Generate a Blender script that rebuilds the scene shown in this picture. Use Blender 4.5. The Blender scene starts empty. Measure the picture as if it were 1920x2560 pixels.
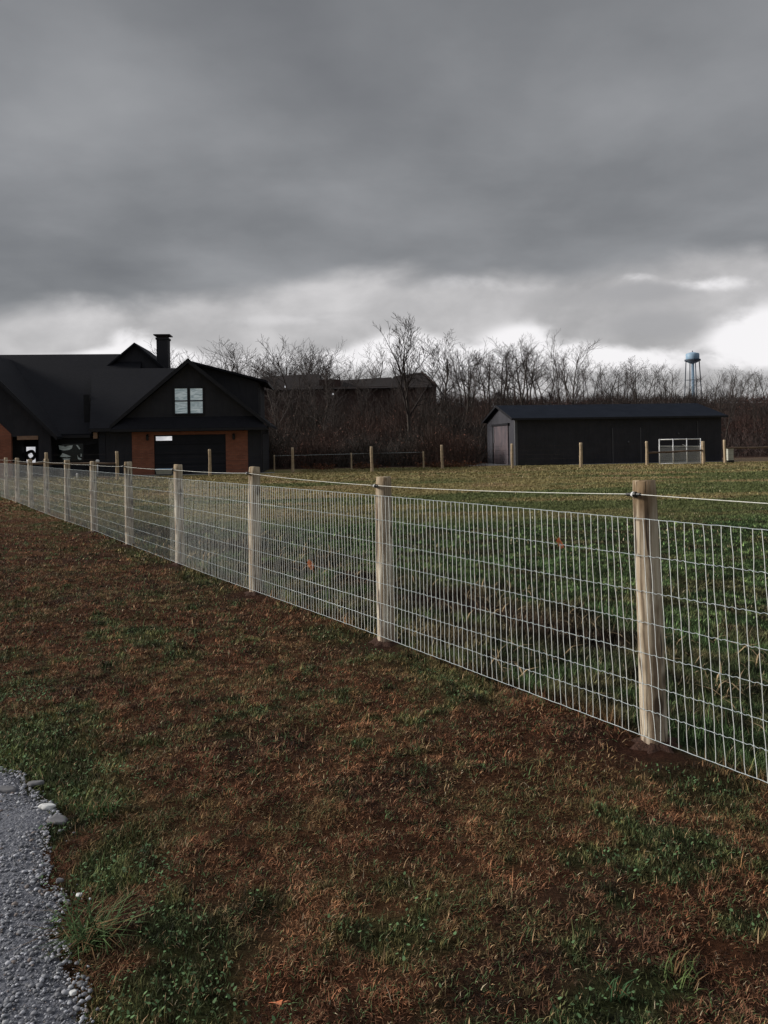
import bpy, math, random
import numpy as np
from mathutils import Vector, Matrix
random.seed(7); rng = np.random.default_rng(11)
R = math.radians
scene = bpy.context.scene
col = scene.collection
CAMH = 1.64

# ------------------------------------------------------------------ helpers
class MB:
    def __init__(s): s.v = []; s.f = []; s.m = []
    def add(s, vs, fs, m=0):
        b = len(s.v); s.v += [tuple(v) for v in vs]
        s.f += [tuple(i + b for i in f) for f in fs]; s.m += [m] * len(fs)
    def box(s, x0, x1, y0, y1, z0, z1, m=0):
        s.add([(x0,y0,z0),(x1,y0,z0),(x1,y1,z0),(x0,y1,z0),(x0,y0,z1),(x1,y0,z1),(x1,y1,z1),(x0,y1,z1)],
              [(0,3,2,1),(4,5,6,7),(0,1,5,4),(1,2,6,5),(2,3,7,6),(3,0,4,7)], m)
    def slab(s, pts, off, m=0):
        """a polygon given thickness by the vector off"""
        n = len(pts); o = Vector(off)
        vs = [Vector(p) for p in pts] + [Vector(p) + o for p in pts]
        fs = [tuple(range(n))[::-1], tuple(range(n, 2*n))] + [(i, (i+1) % n, (i+1) % n + n, i + n) for i in range(n)]
        s.add(vs, fs, m)
    def tube(s, pts, rads, n=6, m=0, cap=True):
        pts = [Vector(p) for p in pts]; k = len(pts)
        if not isinstance(rads, (list, tuple)): rads = [rads] * k
        b = len(s.v); ref = None
        for i, p in enumerate(pts):
            d = (pts[min(i+1, k-1)] - pts[max(i-1, 0)])
            if d.length < 1e-9: d = Vector((0,0,1))
            d.normalize()
            if ref is None:
                ref = Vector((0,0,1)) if abs(d.z) < .9 else Vector((1,0,0))
            a = d.cross(ref)
            if a.length < 1e-6: a = d.cross(Vector((0,1,0)))
            a.normalize(); c = a.cross(d)
            for j in range(n):
                t = 2*math.pi*j/n
                s.v.append(tuple(p + (a*math.cos(t) + c*math.sin(t))*rads[i]))
            ref = c.copy() if abs(c.dot(d)) < .9 else ref
        for i in range(k-1):
            for j in range(n):
                j2 = (j+1) % n
                s.f.append((b+i*n+j, b+i*n+j2, b+(i+1)*n+j2, b+(i+1)*n+j)); s.m.append(m)
        if cap and n > 2:
            s.f.append(tuple(b+j for j in range(n))[::-1]); s.m.append(m)
            s.f.append(tuple(b+(k-1)*n+j for j in range(n))); s.m.append(m)
    def lathe(s, prof, n=24, c=(0,0,0), m=0):
        b = len(s.v)
        for r, z in prof:
            for j in range(n):
                t = 2*math.pi*j/n; s.v.append((c[0]+r*math.cos(t), c[1]+r*math.sin(t), c[2]+z))
        for i in range(len(prof)-1):
            for j in range(n):
                j2 = (j+1) % n
                s.f.append((b+i*n+j, b+i*n+j2, b+(i+1)*n+j2, b+(i+1)*n+j)); s.m.append(m)
    def build(s, name, mats, parent=None, smooth=False):
        me = bpy.data.meshes.new(name); me.from_pydata(s.v, [], s.f)
        if not isinstance(mats, (list, tuple)): mats = [mats]
        for q in mats: me.materials.append(q)
        if len(mats) > 1: me.polygons.foreach_set('material_index', s.m)
        if smooth: me.polygons.foreach_set('use_smooth', [True]*len(s.f))
        me.validate(); me.update()
        o = bpy.data.objects.new(name, me); col.objects.link(o)
        if parent is not None: o.parent = parent
        return o

def np_mesh(name, verts, loops, starts, totals, mat, cols=None, smooth=False, parent=None):
    me = bpy.data.meshes.new(name)
    me.vertices.add(len(verts)); me.vertices.foreach_set('co', verts.astype(np.float32).ravel())
    me.loops.add(len(loops)); me.loops.foreach_set('vertex_index', loops.astype(np.int32))
    me.polygons.add(len(starts))
    me.polygons.foreach_set('loop_start', starts.astype(np.int32))
    me.polygons.foreach_set('loop_total', totals.astype(np.int32))
    me.materials.append(mat)
    if smooth: me.polygons.foreach_set('use_smooth', np.ones(len(starts), dtype=bool))
    if cols is not None:
        a = me.color_attributes.new('col', 'FLOAT_COLOR', 'POINT')
        c4 = np.ones((len(verts), 4), dtype=np.float32); c4[:, :3] = cols
        a.data.foreach_set('color', c4.ravel())
    me.update(calc_edges=True)
    o = bpy.data.objects.new(name, me); col.objects.link(o)
    if parent is not None: o.parent = parent
    return o

def tag(o, label=None, cat=None, group=None, kind=None):
    if label: o['label'] = label
    if cat: o['category'] = cat
    if group: o['group'] = group
    if kind: o['kind'] = kind
    return o
def empty(name, loc, rz=0, label=None, cat=None, group=None):
    o = bpy.data.objects.new(name, None); col.objects.link(o)
    o.empty_display_size = .2
    o.location = loc; o.rotation_euler = (0, 0, rz)
    return tag(o, label, cat, group)
def copy_tree(o, parent=None):
    c = o.copy(); col.objects.link(c); c.parent = parent
    for ch in list(o.children): copy_tree(ch, c)
    return c

# ------------------------------------------------------------------ materials
class NT:
    def __init__(s, nt): s.nt = nt; s.n = nt.nodes; s.l = nt.links
    def new(s, t, **kw):
        q = s.n.new(t)
        for k, v in kw.items(): setattr(q, k, v)
        return q
    def set(s, sock, v):
        if v is None: return
        if isinstance(v, bpy.types.NodeSocket): s.l.new(v, sock)
        else: sock.default_value = v
    def math(s, op, a, b=None, c=None, clamp=False):
        q = s.new('ShaderNodeMath', operation=op, use_clamp=clamp)
        s.set(q.inputs[0], a); s.set(q.inputs[1], b); s.set(q.inputs[2], c); return q.outputs[0]
    def noise(s, vec, scale, detail=4, rough=.55, dist=0, w=None):
        q = s.new('ShaderNodeTexNoise'); s.set(q.inputs['Vector'], vec)
        q.inputs['Scale'].default_value = scale; q.inputs['Detail'].default_value = detail
        q.inputs['Roughness'].default_value = rough; q.inputs['Distortion'].default_value = dist
        return q.outputs[0]
    def mapr(s, v, a, b, c=0., d=1., smooth=True):
        q = s.new('ShaderNodeMapRange', interpolation_type='SMOOTHSTEP' if smooth else 'LINEAR')
        s.set(q.inputs[0], v); s.set(q.inputs[1], a); s.set(q.inputs[2], b); s.set(q.inputs[3], c); s.set(q.inputs[4], d)
        return q.outputs[0]
    def ramp(s, v, stops):
        q = s.new('ShaderNodeValToRGB'); s.set(q.inputs[0], v); e = q.color_ramp.elements
        while len(e) < len(stops): e.new(.5)
        for i, (p, c) in enumerate(stops): e[i].position = p; e[i].color = (*c, 1)
        return q.outputs[0]
    def mix(s, f, a, b, mode='MIX'):
        q = s.new('ShaderNodeMix', data_type='RGBA', blend_type=mode)
        s.set(q.inputs[0], f)
        s.set(q.inputs[6], (*a, 1) if isinstance(a, tuple) else a); s.set(q.inputs[7], (*b, 1) if isinstance(b, tuple) else b)
        return q.outputs[2]
    def vmath(s, op, a, b=None):
        q = s.new('ShaderNodeVectorMath', operation=op); s.set(q.inputs[0], a); s.set(q.inputs[1], b); return q.outputs[0]
    def bump(s, h, dist=.01, st=1.):
        q = s.new('ShaderNodeBump'); s.set(q.inputs['Height'], h)
        q.inputs['Distance'].default_value = dist; q.inputs['Strength'].default_value = st; return q.outputs[0]

def mat(name, rough=.7, metal=0., spec=.3):
    m = bpy.data.materials.new(name); m.use_nodes = True
    t = NT(m.node_tree); b = t.n['Principled BSDF']
    b.inputs['Roughness'].default_value = rough; b.inputs['Metallic'].default_value = metal
    b.inputs['Specular IOR Level'].default_value = spec
    return m, t, b
def obj_co(t, scale=(1,1,1)):
    c = t.new('ShaderNodeTexCoord').outputs['Object']
    return t.vmath('MULTIPLY', c, scale)
def simple(name, c1, c2, scale=6, rough=.7, metal=0., stretch=(1,1,1), bump=.002, spec=.3, detail=5):
    m, t, b = mat(name, rough, metal, spec)
    n = t.noise(obj_co(t, stretch), scale, detail, .6)
    f = t.mapr(n, .3, .7)
    t.set(b.inputs['Base Color'], t.mix(f, c1, c2))
    if bump: t.set(b.inputs['Normal'], t.bump(n, bump))
    return m

def attr_mat(name, rough=.8, spec=.15, trans=0.):
    m, t, b = mat(name, rough, 0, spec)
    a = t.new('ShaderNodeAttribute', attribute_name='col')
    t.set(b.inputs['Base Color'], a.outputs['Color'])
    return m

# siding: black board-and-batten (battens as real-world height variation in the bump)
def siding_mat(name, c1, c2, rib=.3, ax=0, rough=.75, depth=.012, spec=.2):
    m, t, b = mat(name, rough, 0, spec)
    co = t.new('ShaderNodeTexCoord').outputs['Object']
    sp = t.new('ShaderNodeSeparateXYZ'); t.set(sp.inputs[0], co)
    fr = t.math('FRACT', t.math('DIVIDE', sp.outputs[ax], rib))
    bat = t.math('LESS_THAN', t.math('ABSOLUTE', t.math('SUBTRACT', fr, .5)), .1)
    n = t.noise(co, 1.3, 5)
    t.set(b.inputs['Base Color'], t.mix(t.mapr(n, .3, .7), c1, c2))
    t.set(b.inputs['Normal'], t.bump(t.math('ADD', bat, t.math('MULTIPLY', t.noise(co, 30, 3), .1)), depth))
    return m
M = {}
M['siding'] = siding_mat('black_siding', (.028,.0285,.034), (.038,.0375,.044), .4)
M['lap'] = siding_mat('black_lap_siding', (.022,.023,.03), (.03,.031,.038), .2, ax=2)
def shingle(name, c1, c2):
    m, t, b = mat(name, .8, 0, .2)
    co = t.new('ShaderNodeTexCoord').outputs['Object']
    q = t.new('ShaderNodeTexBrick'); t.set(q.inputs['Vector'], co)
    q.inputs['Scale'].default_value = 3; q.inputs['Color1'].default_value = (*c1, 1); q.inputs['Color2'].default_value = (*c2, 1)
    q.inputs['Mortar'].default_value = (c1[0]*.6, c1[1]*.6, c1[2]*.6, 1); q.inputs['Mortar Size'].default_value = .02
    n = t.noise(co, .6, 4)
    t.set(b.inputs['Base Color'], t.mix(t.mapr(n, .3, .75, 0, .4), q.outputs[0], (c2[0]*1.25, c2[1]*1.2, c2[2]*1.15)))
    t.set(b.inputs['Normal'], t.bump(t.noise(co, 25, 3), .01))
    return m
M['roof'] = shingle('dark_shingles', (.0085,.0092,.0135), (.0125,.013,.018))
def brick():
    m, t, b = mat('red_brick', .85, 0, .15)
    co = t.new('ShaderNodeTexCoord').outputs['Object']
    sp = t.new('ShaderNodeSeparateXYZ'); t.set(sp.inputs[0], co)
    cb = t.new('ShaderNodeCombineXYZ'); t.set(cb.inputs[0], t.math('ADD', sp.outputs[0], sp.outputs[1])); t.set(cb.inputs[1], sp.outputs[2])
    q = t.new('ShaderNodeTexBrick'); t.set(q.inputs['Vector'], cb.outputs[0])
    q.inputs['Scale'].default_value = 1; q.inputs['Brick Width'].default_value = .22; q.inputs['Row Height'].default_value = .075
    q.inputs['Mortar Size'].default_value = .008
    q.inputs['Color1'].default_value = (.40,.145,.085, 1); q.inputs['Color2'].default_value = (.30,.105,.062, 1); q.inputs['Mortar'].default_value = (.2,.13,.1, 1)
    n = t.noise(co, 2, 4)
    t.set(b.inputs['Base Color'], t.mix(t.mapr(n, .3, .7, 0, .45), q.outputs[0], (.19,.08,.055)))
    t.set(b.inputs['Normal'], t.bump(q.outputs[1], -.004))
    return m
M['brick'] = brick()
M['trim'] = simple('black_trim', (.010,.010,.013), (.016,.016,.02), 4, .5)
M['door_panel'] = siding_mat('black_door_panel', (.013,.0145,.02), (.018,.019,.026), .56, ax=2, rough=.55, depth=.02)
M['void'] = simple('shadowed_interior', (.006,.006,.007), (.01,.01,.011), 3, .9)  # near-black tone carries the shade of the recesses
M['beam'] = simple('stained_beam', (.22,.13,.085), (.34,.22,.15), 5, .7, stretch=(1,6,6))
M['concrete'] = simple('concrete', (.2,.2,.2), (.3,.3,.295), 3, .85)
M['asphalt'] = simple('asphalt', (.05,.05,.062), (.08,.08,.092), 8, .8, bump=.004)
M['metal_roof'] = siding_mat('blue_black_metal_roof', (.009,.0125,.021), (.013,.017,.027), .3, rough=.85, depth=.02, spec=.08)
M['barn_wall'] = siding_mat('black_ribbed_metal', (.02,.02,.026), (.03,.029,.037), .3, rough=.6, depth=.018, spec=.3)
M['barn_end'] = siding_mat('side_lit_ribbed_metal', (.048,.048,.057), (.062,.061,.071), .3, ax=1, rough=.6, depth=.012)  # wall metal made lighter, light from the left put into the colour
M['barn_door'] = siding_mat('faded_door_metal', (.085,.075,.085), (.14,.11,.118), .4, ax=1, rough=.6, depth=.03)
M['trimgrey'] = simple('grey_trim', (.075,.078,.088), (.11,.11,.12), 3, .6)
M['galv'] = simple('galvanised_steel', (.74,.77,.75), (.9,.92,.89), 40, .5, .15, bump=0, spec=.5)
M['galv_knot'] = simple('galvanised_line_wire', (.42,.48,.50), (.6,.66,.67), 60, .45, .2, bump=0, spec=.5)
M['hotwire'] = simple('pale_electric_wire', (.72,.72,.66), (.86,.86,.8), 30, .5, 0, bump=0)
M['alu'] = simple('white_gate_paint', (.72,.73,.74), (.84,.84,.85), 5, .4, .2)
M['blackplastic'] = simple('black_plastic', (.012,.012,.012), (.022,.022,.022), 20, .4)
M['whiteplastic'] = simple('white_plastic', (.7,.7,.68), (.82,.82,.8), 9, .4)
M['towerblue'] = simple('blue_grey_tower_paint', (.26,.40,.54), (.34,.48,.62), .4, .5)
M['towerdark'] = simple('dark_tower_steel', (.05,.065,.09), (.08,.1,.13), .5, .6)
M['utility'] = simple('pale_green_grey_box', (.42,.42,.36), (.52,.52,.46), 6, .6)
M['bark'] = simple('dark_bark', (.04,.032,.028), (.085,.07,.06), 7, .95, stretch=(1,1,.3), bump=.01)
M['twig'] = simple('grey_brown_twigs', (.05,.04,.037), (.085,.07,.064), 2, .95, bump=0)
M['twig_dark'] = simple('dark_brown_twigs', (.032,.025,.023), (.06,.048,.044), 2, .95, bump=0)
M['brownwall'] = simple('weathered_brown_wall', (.06,.04,.036), (.08,.05,.044), 1.2, .9, bump=.01)
M['brownroof'] = simple('old_brown_roof', (.013,.010,.010), (.02,.014,.0135), 1.5, .9, bump=.01)
M['leaf'] = simple('orange_dead_leaf', (.72,.17,.06), (.9,.42,.22), 25, .7, bump=.002)
M['grass'] = attr_mat('grass_blades', .75, .2)
M['pebble'] = attr_mat('crushed_stone', .7, .3)
M['brush'] = attr_mat('thicket_twigs', .95, .05)
M['whitestone'] = simple('white_limestone', (.6,.6,.6), (.78,.78,.76), 12, .75, bump=.004)
M['greystone'] = simple('grey_slab_stone', (.13,.13,.14), (.2,.195,.2), 14, .8, bump=.004)

M['soil'] = simple('reddish_soil', (.04,.021,.015), (.075,.037,.025), 60, .95, bump=.02)
# posts: weathered round pine
def post_mat():
    m, t, b = mat('weathered_pine_post', .85, 0, .2)
    co = t.new('ShaderNodeTexCoord').outputs['Object']
    geo = t.new('ShaderNodeObjectInfo').outputs['Random']
    off = t.new('ShaderNodeCombineXYZ'); t.set(off.inputs[0], t.math('MULTIPLY', geo, 31.)); t.set(off.inputs[2], t.math('MULTIPLY', geo, 17.))
    c2 = t.vmath('ADD', co, off.outputs[0])
    st = t.vmath('MULTIPLY', c2, (26, 26, 1.6))
    n = t.noise(st, 1, 6, .6, .6)
    big = t.noise(t.vmath('MULTIPLY', c2, (7, 7, 2.6)), 1, 4, .6)
    base = t.ramp(n, [(.28, (.10,.07,.05)), (.42, (.33,.255,.18)), (.56, (.56,.48,.37)), (.72, (.72,.66,.56))])
    base = t.mix(t.mapr(big, .47, .66, 0, .65), base, (.19,.13,.085))
    cr = t.noise(t.vmath('MULTIPLY', c2, (30, 30, 1.1)), 1, 4, .6, .5)
    base = t.mix(t.mapr(cr, .55, .60, 0, .9), base, (.05,.035,.028))
    kn = t.new('ShaderNodeTexVoronoi'); t.set(kn.inputs['Vector'], t.vmath('MULTIPLY', c2, (6, 6, 3.2))); kn.inputs['Scale'].default_value = 1
    base = t.mix(t.mapr(kn.outputs[0], .12, .24, .85, 0), base, (.07,.045,.03))
    # brown weathered band along the top of the timber
    sp = t.new('ShaderNodeSeparateXYZ'); t.set(sp.inputs[0], co)
    base = t.mix(t.mapr(t.math('ADD', sp.outputs[2], t.math('MULTIPLY', n, .12)), 1.22, 1.42, 0, .55), base, (.25,.17,.09))
    # lower stain of splashed soil
    base = t.mix(t.mapr(t.math('ADD', sp.outputs[2], t.math('MULTIPLY', n, .1)), .14, .02, 0, .5), base, (.22,.12,.08))
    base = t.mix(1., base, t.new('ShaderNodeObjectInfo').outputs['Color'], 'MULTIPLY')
    t.set(b.inputs['Base Color'], base)
    t.set(b.inputs['Normal'], t.bump(t.math('SUBTRACT', n, t.mapr(cr, .62, .68, 0, .9)), .008, .8))
    return m
M['post'] = post_mat()
M['farpost'] = simple('tan_fence_timber', (.34,.25,.16), (.52,.41,.28), 12, .85, stretch=(1,1,.2), bump=.006)
M['rail'] = simple('dark_brace_timber', (.11,.075,.055), (.2,.14,.1), 8, .85, stretch=(.2,1,1), bump=.006)

# pale panes, blinds and curtains; em paints a glow into them
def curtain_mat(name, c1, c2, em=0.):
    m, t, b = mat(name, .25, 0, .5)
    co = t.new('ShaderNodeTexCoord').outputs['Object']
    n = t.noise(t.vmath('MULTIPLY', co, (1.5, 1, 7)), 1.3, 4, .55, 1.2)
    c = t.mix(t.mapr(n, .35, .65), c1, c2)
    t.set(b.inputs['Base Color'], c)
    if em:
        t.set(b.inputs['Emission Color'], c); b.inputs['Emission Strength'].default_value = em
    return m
M['blind'] = curtain_mat('pale_blind_behind_glass', (.36,.46,.50), (.7,.8,.84), .2)  # faint emission added so the blind reads brighter
M['glowpane'] = curtain_mat('painted_glow_pane', (.55,.56,.6), (.85,.85,.88), .75)  # brightness of the glass put in as emission, no lamp inside
M['darkglass'] = simple('dark_glass', (.008,.012,.012), (.014,.02,.02), 3, .12, spec=.6, bump=0)
M['curtain'] = curtain_mat('pale_curtain', (.26,.30,.29), (.45,.5,.49), .12)  # slight glow painted into the cloth

# ------------------------------------------------------------------ noise in numpy
def _hash(ix, iy, seed):
    h = (ix.astype(np.int64) * 374761393 + iy.astype(np.int64) * 668265263 + seed * 1442695041) & 0xffffffff
    h = ((h ^ (h >> 13)) * 1274126177) & 0xffffffff
    return ((h ^ (h >> 16)) & 0xffff) / 65535.
def vnoise(x, y, seed=0):
    x = np.asarray(x, float); y = np.asarray(y, float)
    ix = np.floor(x); iy = np.floor(y); fx = x - ix; fy = y - iy
    fx = fx*fx*(3-2*fx); fy = fy*fy*(3-2*fy)
    a = _hash(ix, iy, seed); b = _hash(ix+1, iy, seed); c = _hash(ix, iy+1, seed); d = _hash(ix+1, iy+1, seed)
    return (a*(1-fx)+b*fx)*(1-fy) + (c*(1-fx)+d*fx)*fy
def fbm(x, y, seed=0, o=4):
    s = 0; a = .5; t = 0
    for k in range(o):
        s = s + a*vnoise(x*2**k, y*2**k, seed+k); t += a; a *= .55
    return s/t
def S(a, b, x):
    t = np.clip((np.asarray(x, float)-a)/(b-a), 0, 1); return t*t*(3-2*t)

FX0, FK = 4.133, -.6547                       # fence line: X = FX0 + FK*Y
FN = math.hypot(1, FK)
def side(x, y): return (x - (FX0 + FK*y)) / FN    # + is the pasture side
def road_edge(x, y):                           # >0 inside the gravel
    s = -.5478*np.asarray(x, float) + .8366*np.asarray(y, float)      # distance along the fence
    return -side(x, y) - road_off(s)
RES = [2.279, 2.553, 2.77, 2.902, 3.249, 3.425, 3.623, 4.007, 4.227, 4.486]
RET = [2.976, 2.964, 2.965, 2.92, 2.942, 2.932, 2.835, 2.869, 2.91, 2.98]
def road_off(s):
    s = np.asarray(s, float)
    return np.interp(s, RES, RET) + .06*(vnoise(s*9, s*0, 9)-.5) + .16*(vnoise(s*.8, s*0, 8)-.5)*((s > 5.2) | (s < 2))
def from_fence(s, t):                          # (along, across) -> x, y
    return 4.133 - (s+2.264)*.5478 + t*.8366, (s+2.264)*.8366 + t*.5478

def smooth_z(x, y):
    z = .15*S(26, 42, y)
    hill = 6.0*S(66, 94, y - .06*x)*S(-4, 6, x - .03*y)
    hill = hill + 1.2*S(70, 100, y)*(1-S(-4, 6, x - .03*y))
    return z + hill - .0*y
def rough_z(x, y):
    near = 1 - S(14, 30, np.hypot(x, y))
    offroad = 1 - S(-.25, .05, road_edge(x, y))
    tr = np.exp(-((side(x, y)-1.2)/.6)**2)*S(5, 6.5, y)*(1-S(13, 17, y))
    return near*offroad*(.05*(fbm(x*1.1, y*1.1, 21, 3)-.5) + .045*(fbm(x*4, y*4, 22, 3)-.5) + .022*(fbm(x*11, y*11, 23, 2)-.5)) \
        + offroad*tr*.16*(fbm(x*1.6, y*1.6, 31, 3)-.35) + .10*S(18, 30, y)*(1-S(40,46,y))*(fbm(x*.25, y*.35, 41, 3)-.5)
def tz(x, y):
    return float(smooth_z(np.array(x), np.array(y)) + rough_z(np.array(x), np.array(y)))

def colour_field(x, y):
    """the plants and soil themselves: brown dead turf, green clumps, olive pasture"""
    x = np.asarray(x, float); y = np.asarray(y, float)
    t = side(x, y)
    n1 = fbm(x*.9+7, y*.9, 51, 4); n2 = fbm(x*3.1, y*3.1, 52, 4); n3 = fbm(x*.35, y*.35, 53, 3)
    brown = np.array([.165,.070,.035]); brown2 = np.array([.255,.122,.060]); dark = np.array([.06,.036,.026])
    green = np.array([.080,.135,.050]); green2 = np.array([.13,.185,.068]); olive = np.array([.27,.225,.10]); tan = np.array([.21,.155,.085])
    def mixc(a, b, f): return a*(1-f[..., None]) + b*f[..., None]
    one = np.ones_like(x)
    # verge
    c = mixc(brown*one[..., None], brown2, S(.4, .7, n2))
    c = mixc(c, dark, S(.52, .75, fbm(x*1.9, y*1.9, 54, 3))*.6)
    gm = S(.545, .64, n1*.25+n2*.35+fbm(x*7, y*7, 59, 3)*.4)*.85
    gm = np.maximum(gm, S(-2.3, -2.75, t)*S(.38, .55, n2)*(1-S(4.0, 7, y)*.4))
    gm = np.maximum(gm, np.exp(-((t+.22)/.22)**2)*S(.36, .55, n1)*.8)
    gv = gm*(t < 0)
    # bare reddish soil round the post feet
    soil = np.zeros_like(x)
    for k in range(0, 6):
        px, py = post_xy(k)
        soil = np.maximum(soil, np.exp(-(((x-px+.02)/(.42))**2 + ((y-py+.12)/.36)**2)*1.2))
    soil = soil*(t < .3)
    # pasture
    far = S(14, 19, y + 2.5*(n3-.5))
    cp = mixc(green*one[..., None], green2, S(.4, .7, n2))
    cp = mixc(cp, np.array([.10,.062,.036]), S(.50, .66, fbm(x*2.3, y*2.3, 55, 3))*.6)
    tr = np.exp(-((t-1.25)/.8)**2)*S(4.5, 6.5, y)*(1-S(14, 19, y))*S(.3, .5, fbm(x*1.3, y*1.3, 56, 3))
    cp = mixc(cp, np.array([.05,.03,.022]), tr)
    tanm = np.exp(-((t-.45)/.35)**2)*S(3, 5, y)*S(.4, .6, n2)
    tanm = np.maximum(tanm, np.exp(-((t-2.1)/1.0)**2)*S(.52, .68, n2)*(1-S(7, 9, y))*.8)
    cp = mixc(cp, tan*.8, tanm*.75)
    band = fbm(x*.13+3, y*.42, 57, 4)
    cf = mixc(olive*one[..., None], np.array([.33,.245,.13]), S(.5, .68, fbm(x*.5, y*.9, 58, 4))*.9)
    cf = mixc(cf, np.array([.125,.145,.055]), S(.47, .58, band)*(1-S(33, 42, y)*.6))
    cp = mixc(cp, cf, far)
    # beyond the far fence: leaf litter, on the right a strip of dry grass
    litter = mixc(np.array([.075,.042,.032])*one[..., None], np.array([.04,.024,.02]), S(.4, .7, n2))
    litter = mixc(litter, np.array([.30,.215,.14]), S(22.5, 23.5, x)*(1-S(56, 60, y)))
    cp = mixc(cp, litter, S(48.8, 50, y))
    right = S(-.05, .1, t)
    c = mixc(c, np.array([.098,.145,.052]), gv*.85)
    c = mixc(c, np.array([.115,.048,.031]), soil*.95)
    c = mixc(c, cp, right)
    # the verge far off turns the same olive as the field
    return c, np.where(t < 0, gv, .5), soil

DP = 2.222
def post_xy(k): 
    y = 4.11 + DP*k
    return FX0 + FK*y, y

# ------------------------------------------------------------------ ground sheet
def axis(lim_lo, lim_hi, fine_lo, fine_hi, step, grow=1.16):
    a = list(np.arange(fine_lo, fine_hi, step))
    s = step; v = a[-1]
    while v < lim_hi: s *= grow; v += s; a.append(v)
    s = step; v = a[0]; pre = []
    while v > lim_lo: s *= grow; v -= s; pre.append(v)
    return np.array(pre[::-1] + a)
gx = np.concatenate([axis(-2500, -5.01, -5.5, -5, .2, 1.12)[:-1], np.arange(-5, 6, .07)])
gx = np.concatenate([gx[gx < -5], np.arange(-5, 6, .07), np.arange(6, 30, .35)])
ext = [gx[-1]]; s_ = .4
while ext[-1] < 2500: s_ *= 1.14; ext.append(ext[-1]+s_)
gx = np.concatenate([gx, ext[1:]])
gy = list(np.arange(.6, 14, .07)) + list(np.arange(14, 50, .25)) + list(np.arange(50, 110, 1.0)); s_ = 1.
while gy[-1] < 3500: s_ *= 1.12; gy.append(gy[-1]+s_)
pre = [.6]; s_ = .1
while pre[-1] > -400: s_ *= 1.25; pre.append(pre[-1]-s_)
gy = np.array(pre[:0:-1] + gy)
def grid(name, gx, gy, zf, mat_, colf=None):
    X, Y = np.meshgrid(gx, gy); Z = zf(X, Y); nx, ny = len(gx), len(gy)
    v = np.stack([X, Y, Z], -1).reshape(-1, 3)
    i = (np.arange(ny-1)[:, None]*nx + np.arange(nx-1)[None, :]).ravel()
    loops = np.stack([i, i+1, i+nx+1, i+nx], -1).ravel(); n = len(i)
    c = colf(X, Y).reshape(-1, 3) if colf is not None else None
    return np_mesh(name, v, loops, np.arange(n)*4, np.full(n, 4), mat_, c, True)
def ground_mat():
    m, t, b = mat('turf_and_soil', .95, 0, .08)
    a = t.new('ShaderNodeAttribute', attribute_name='col').outputs['Color']
    co = t.new('ShaderNodeTexCoord').outputs['Object']
    n = t.noise(co, 60, 6, .8); n2 = t.noise(co, 7, 6, .7)
    v = t.math('MULTIPLY', t.mapr(n, .3, .7, .25, 1.75, False), t.mapr(n2, .3, .7, .6, 1.4, False))
    vv = t.new('ShaderNodeCombineXYZ'); [t.set(vv.inputs[i], v) for i in range(3)]
    t.set(b.inputs['Base Color'], t.mix(1., a, vv.outputs[0], 'MULTIPLY'))
    t.set(b.inputs['Normal'], t.bump(t.math('ADD', n, n2), .05, 1.))
    return m
M['ground'] = ground_mat()
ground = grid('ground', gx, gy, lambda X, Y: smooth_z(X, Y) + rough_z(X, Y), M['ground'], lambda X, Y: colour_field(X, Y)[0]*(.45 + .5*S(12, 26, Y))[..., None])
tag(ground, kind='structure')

# gravel road (its own sheet, edge ragged)
def gravel_mat():
    m, t, b = mat('blue_grey_gravel', .8, 0, .3)
    co = t.new('ShaderNodeTexCoord').outputs['Object']
    vo = t.new('ShaderNodeTexVoronoi'); t.set(vo.inputs['Vector'], co); vo.inputs['Scale'].default_value = 110; vo.inputs['Randomness'].default_value = 1
    n = t.noise(co, 160, 4, .7); n2 = t.noise(co, 2.2, 4)
    sep = t.new('ShaderNodeSeparateColor'); t.set(sep.inputs[0], vo.outputs['Color'])
    f = t.math('ADD', t.math('MULTIPLY', sep.outputs[0], .55), t.math('MULTIPLY', n, .45))
    c = t.ramp(f, [(.15, (.09,.097,.12)), (.45, (.19,.2,.24)), (.75, (.29,.3,.34)), (.95, (.5,.52,.55))])
    c = t.mix(t.mapr(n2, .5, .7, 0, .5), c, (.16,.165,.2))
    t.set(b.inputs['Base Color'], c)
    h = t.math('ADD', t.math('MULTIPLY', vo.outputs['Distance'], -.8), n)
    t.set(b.inputs['Normal'], t.bump(h, .02, 1.))
    return m
M['gravel'] = gravel_mat()
ss = np.concatenate([np.arange(-6, 9, .06), np.arange(9, 60, .5)]); ww = np.linspace(0, 1, 60)**1.0
SS, WW = np.meshgrid(ss, ww); off = road_off(SS)
TT = -(off + WW*(6.6-off)); RX, RY = from_fence(SS, TT)
RZ = smooth_z(RX, RY) + .012 - .03*(1-S(0, .02, WW)) + .012*(fbm(RX*3, RY*3, 77, 3)-.5)
nx = len(ss); ny = len(ww)
i_ = (np.arange(ny-1)[:, None]*nx + np.arange(nx-1)[None, :]).ravel()
lp = np.stack([i_, i_+nx, i_+nx+1, i_+1], -1).ravel()
road = np_mesh('gravel_road', np.stack([RX, RY, RZ], -1).reshape(-1, 3), lp, np.arange(len(i_))*4, np.full(len(i_), 4), M['gravel'], None, True)
tag(road, kind='structure')

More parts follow.
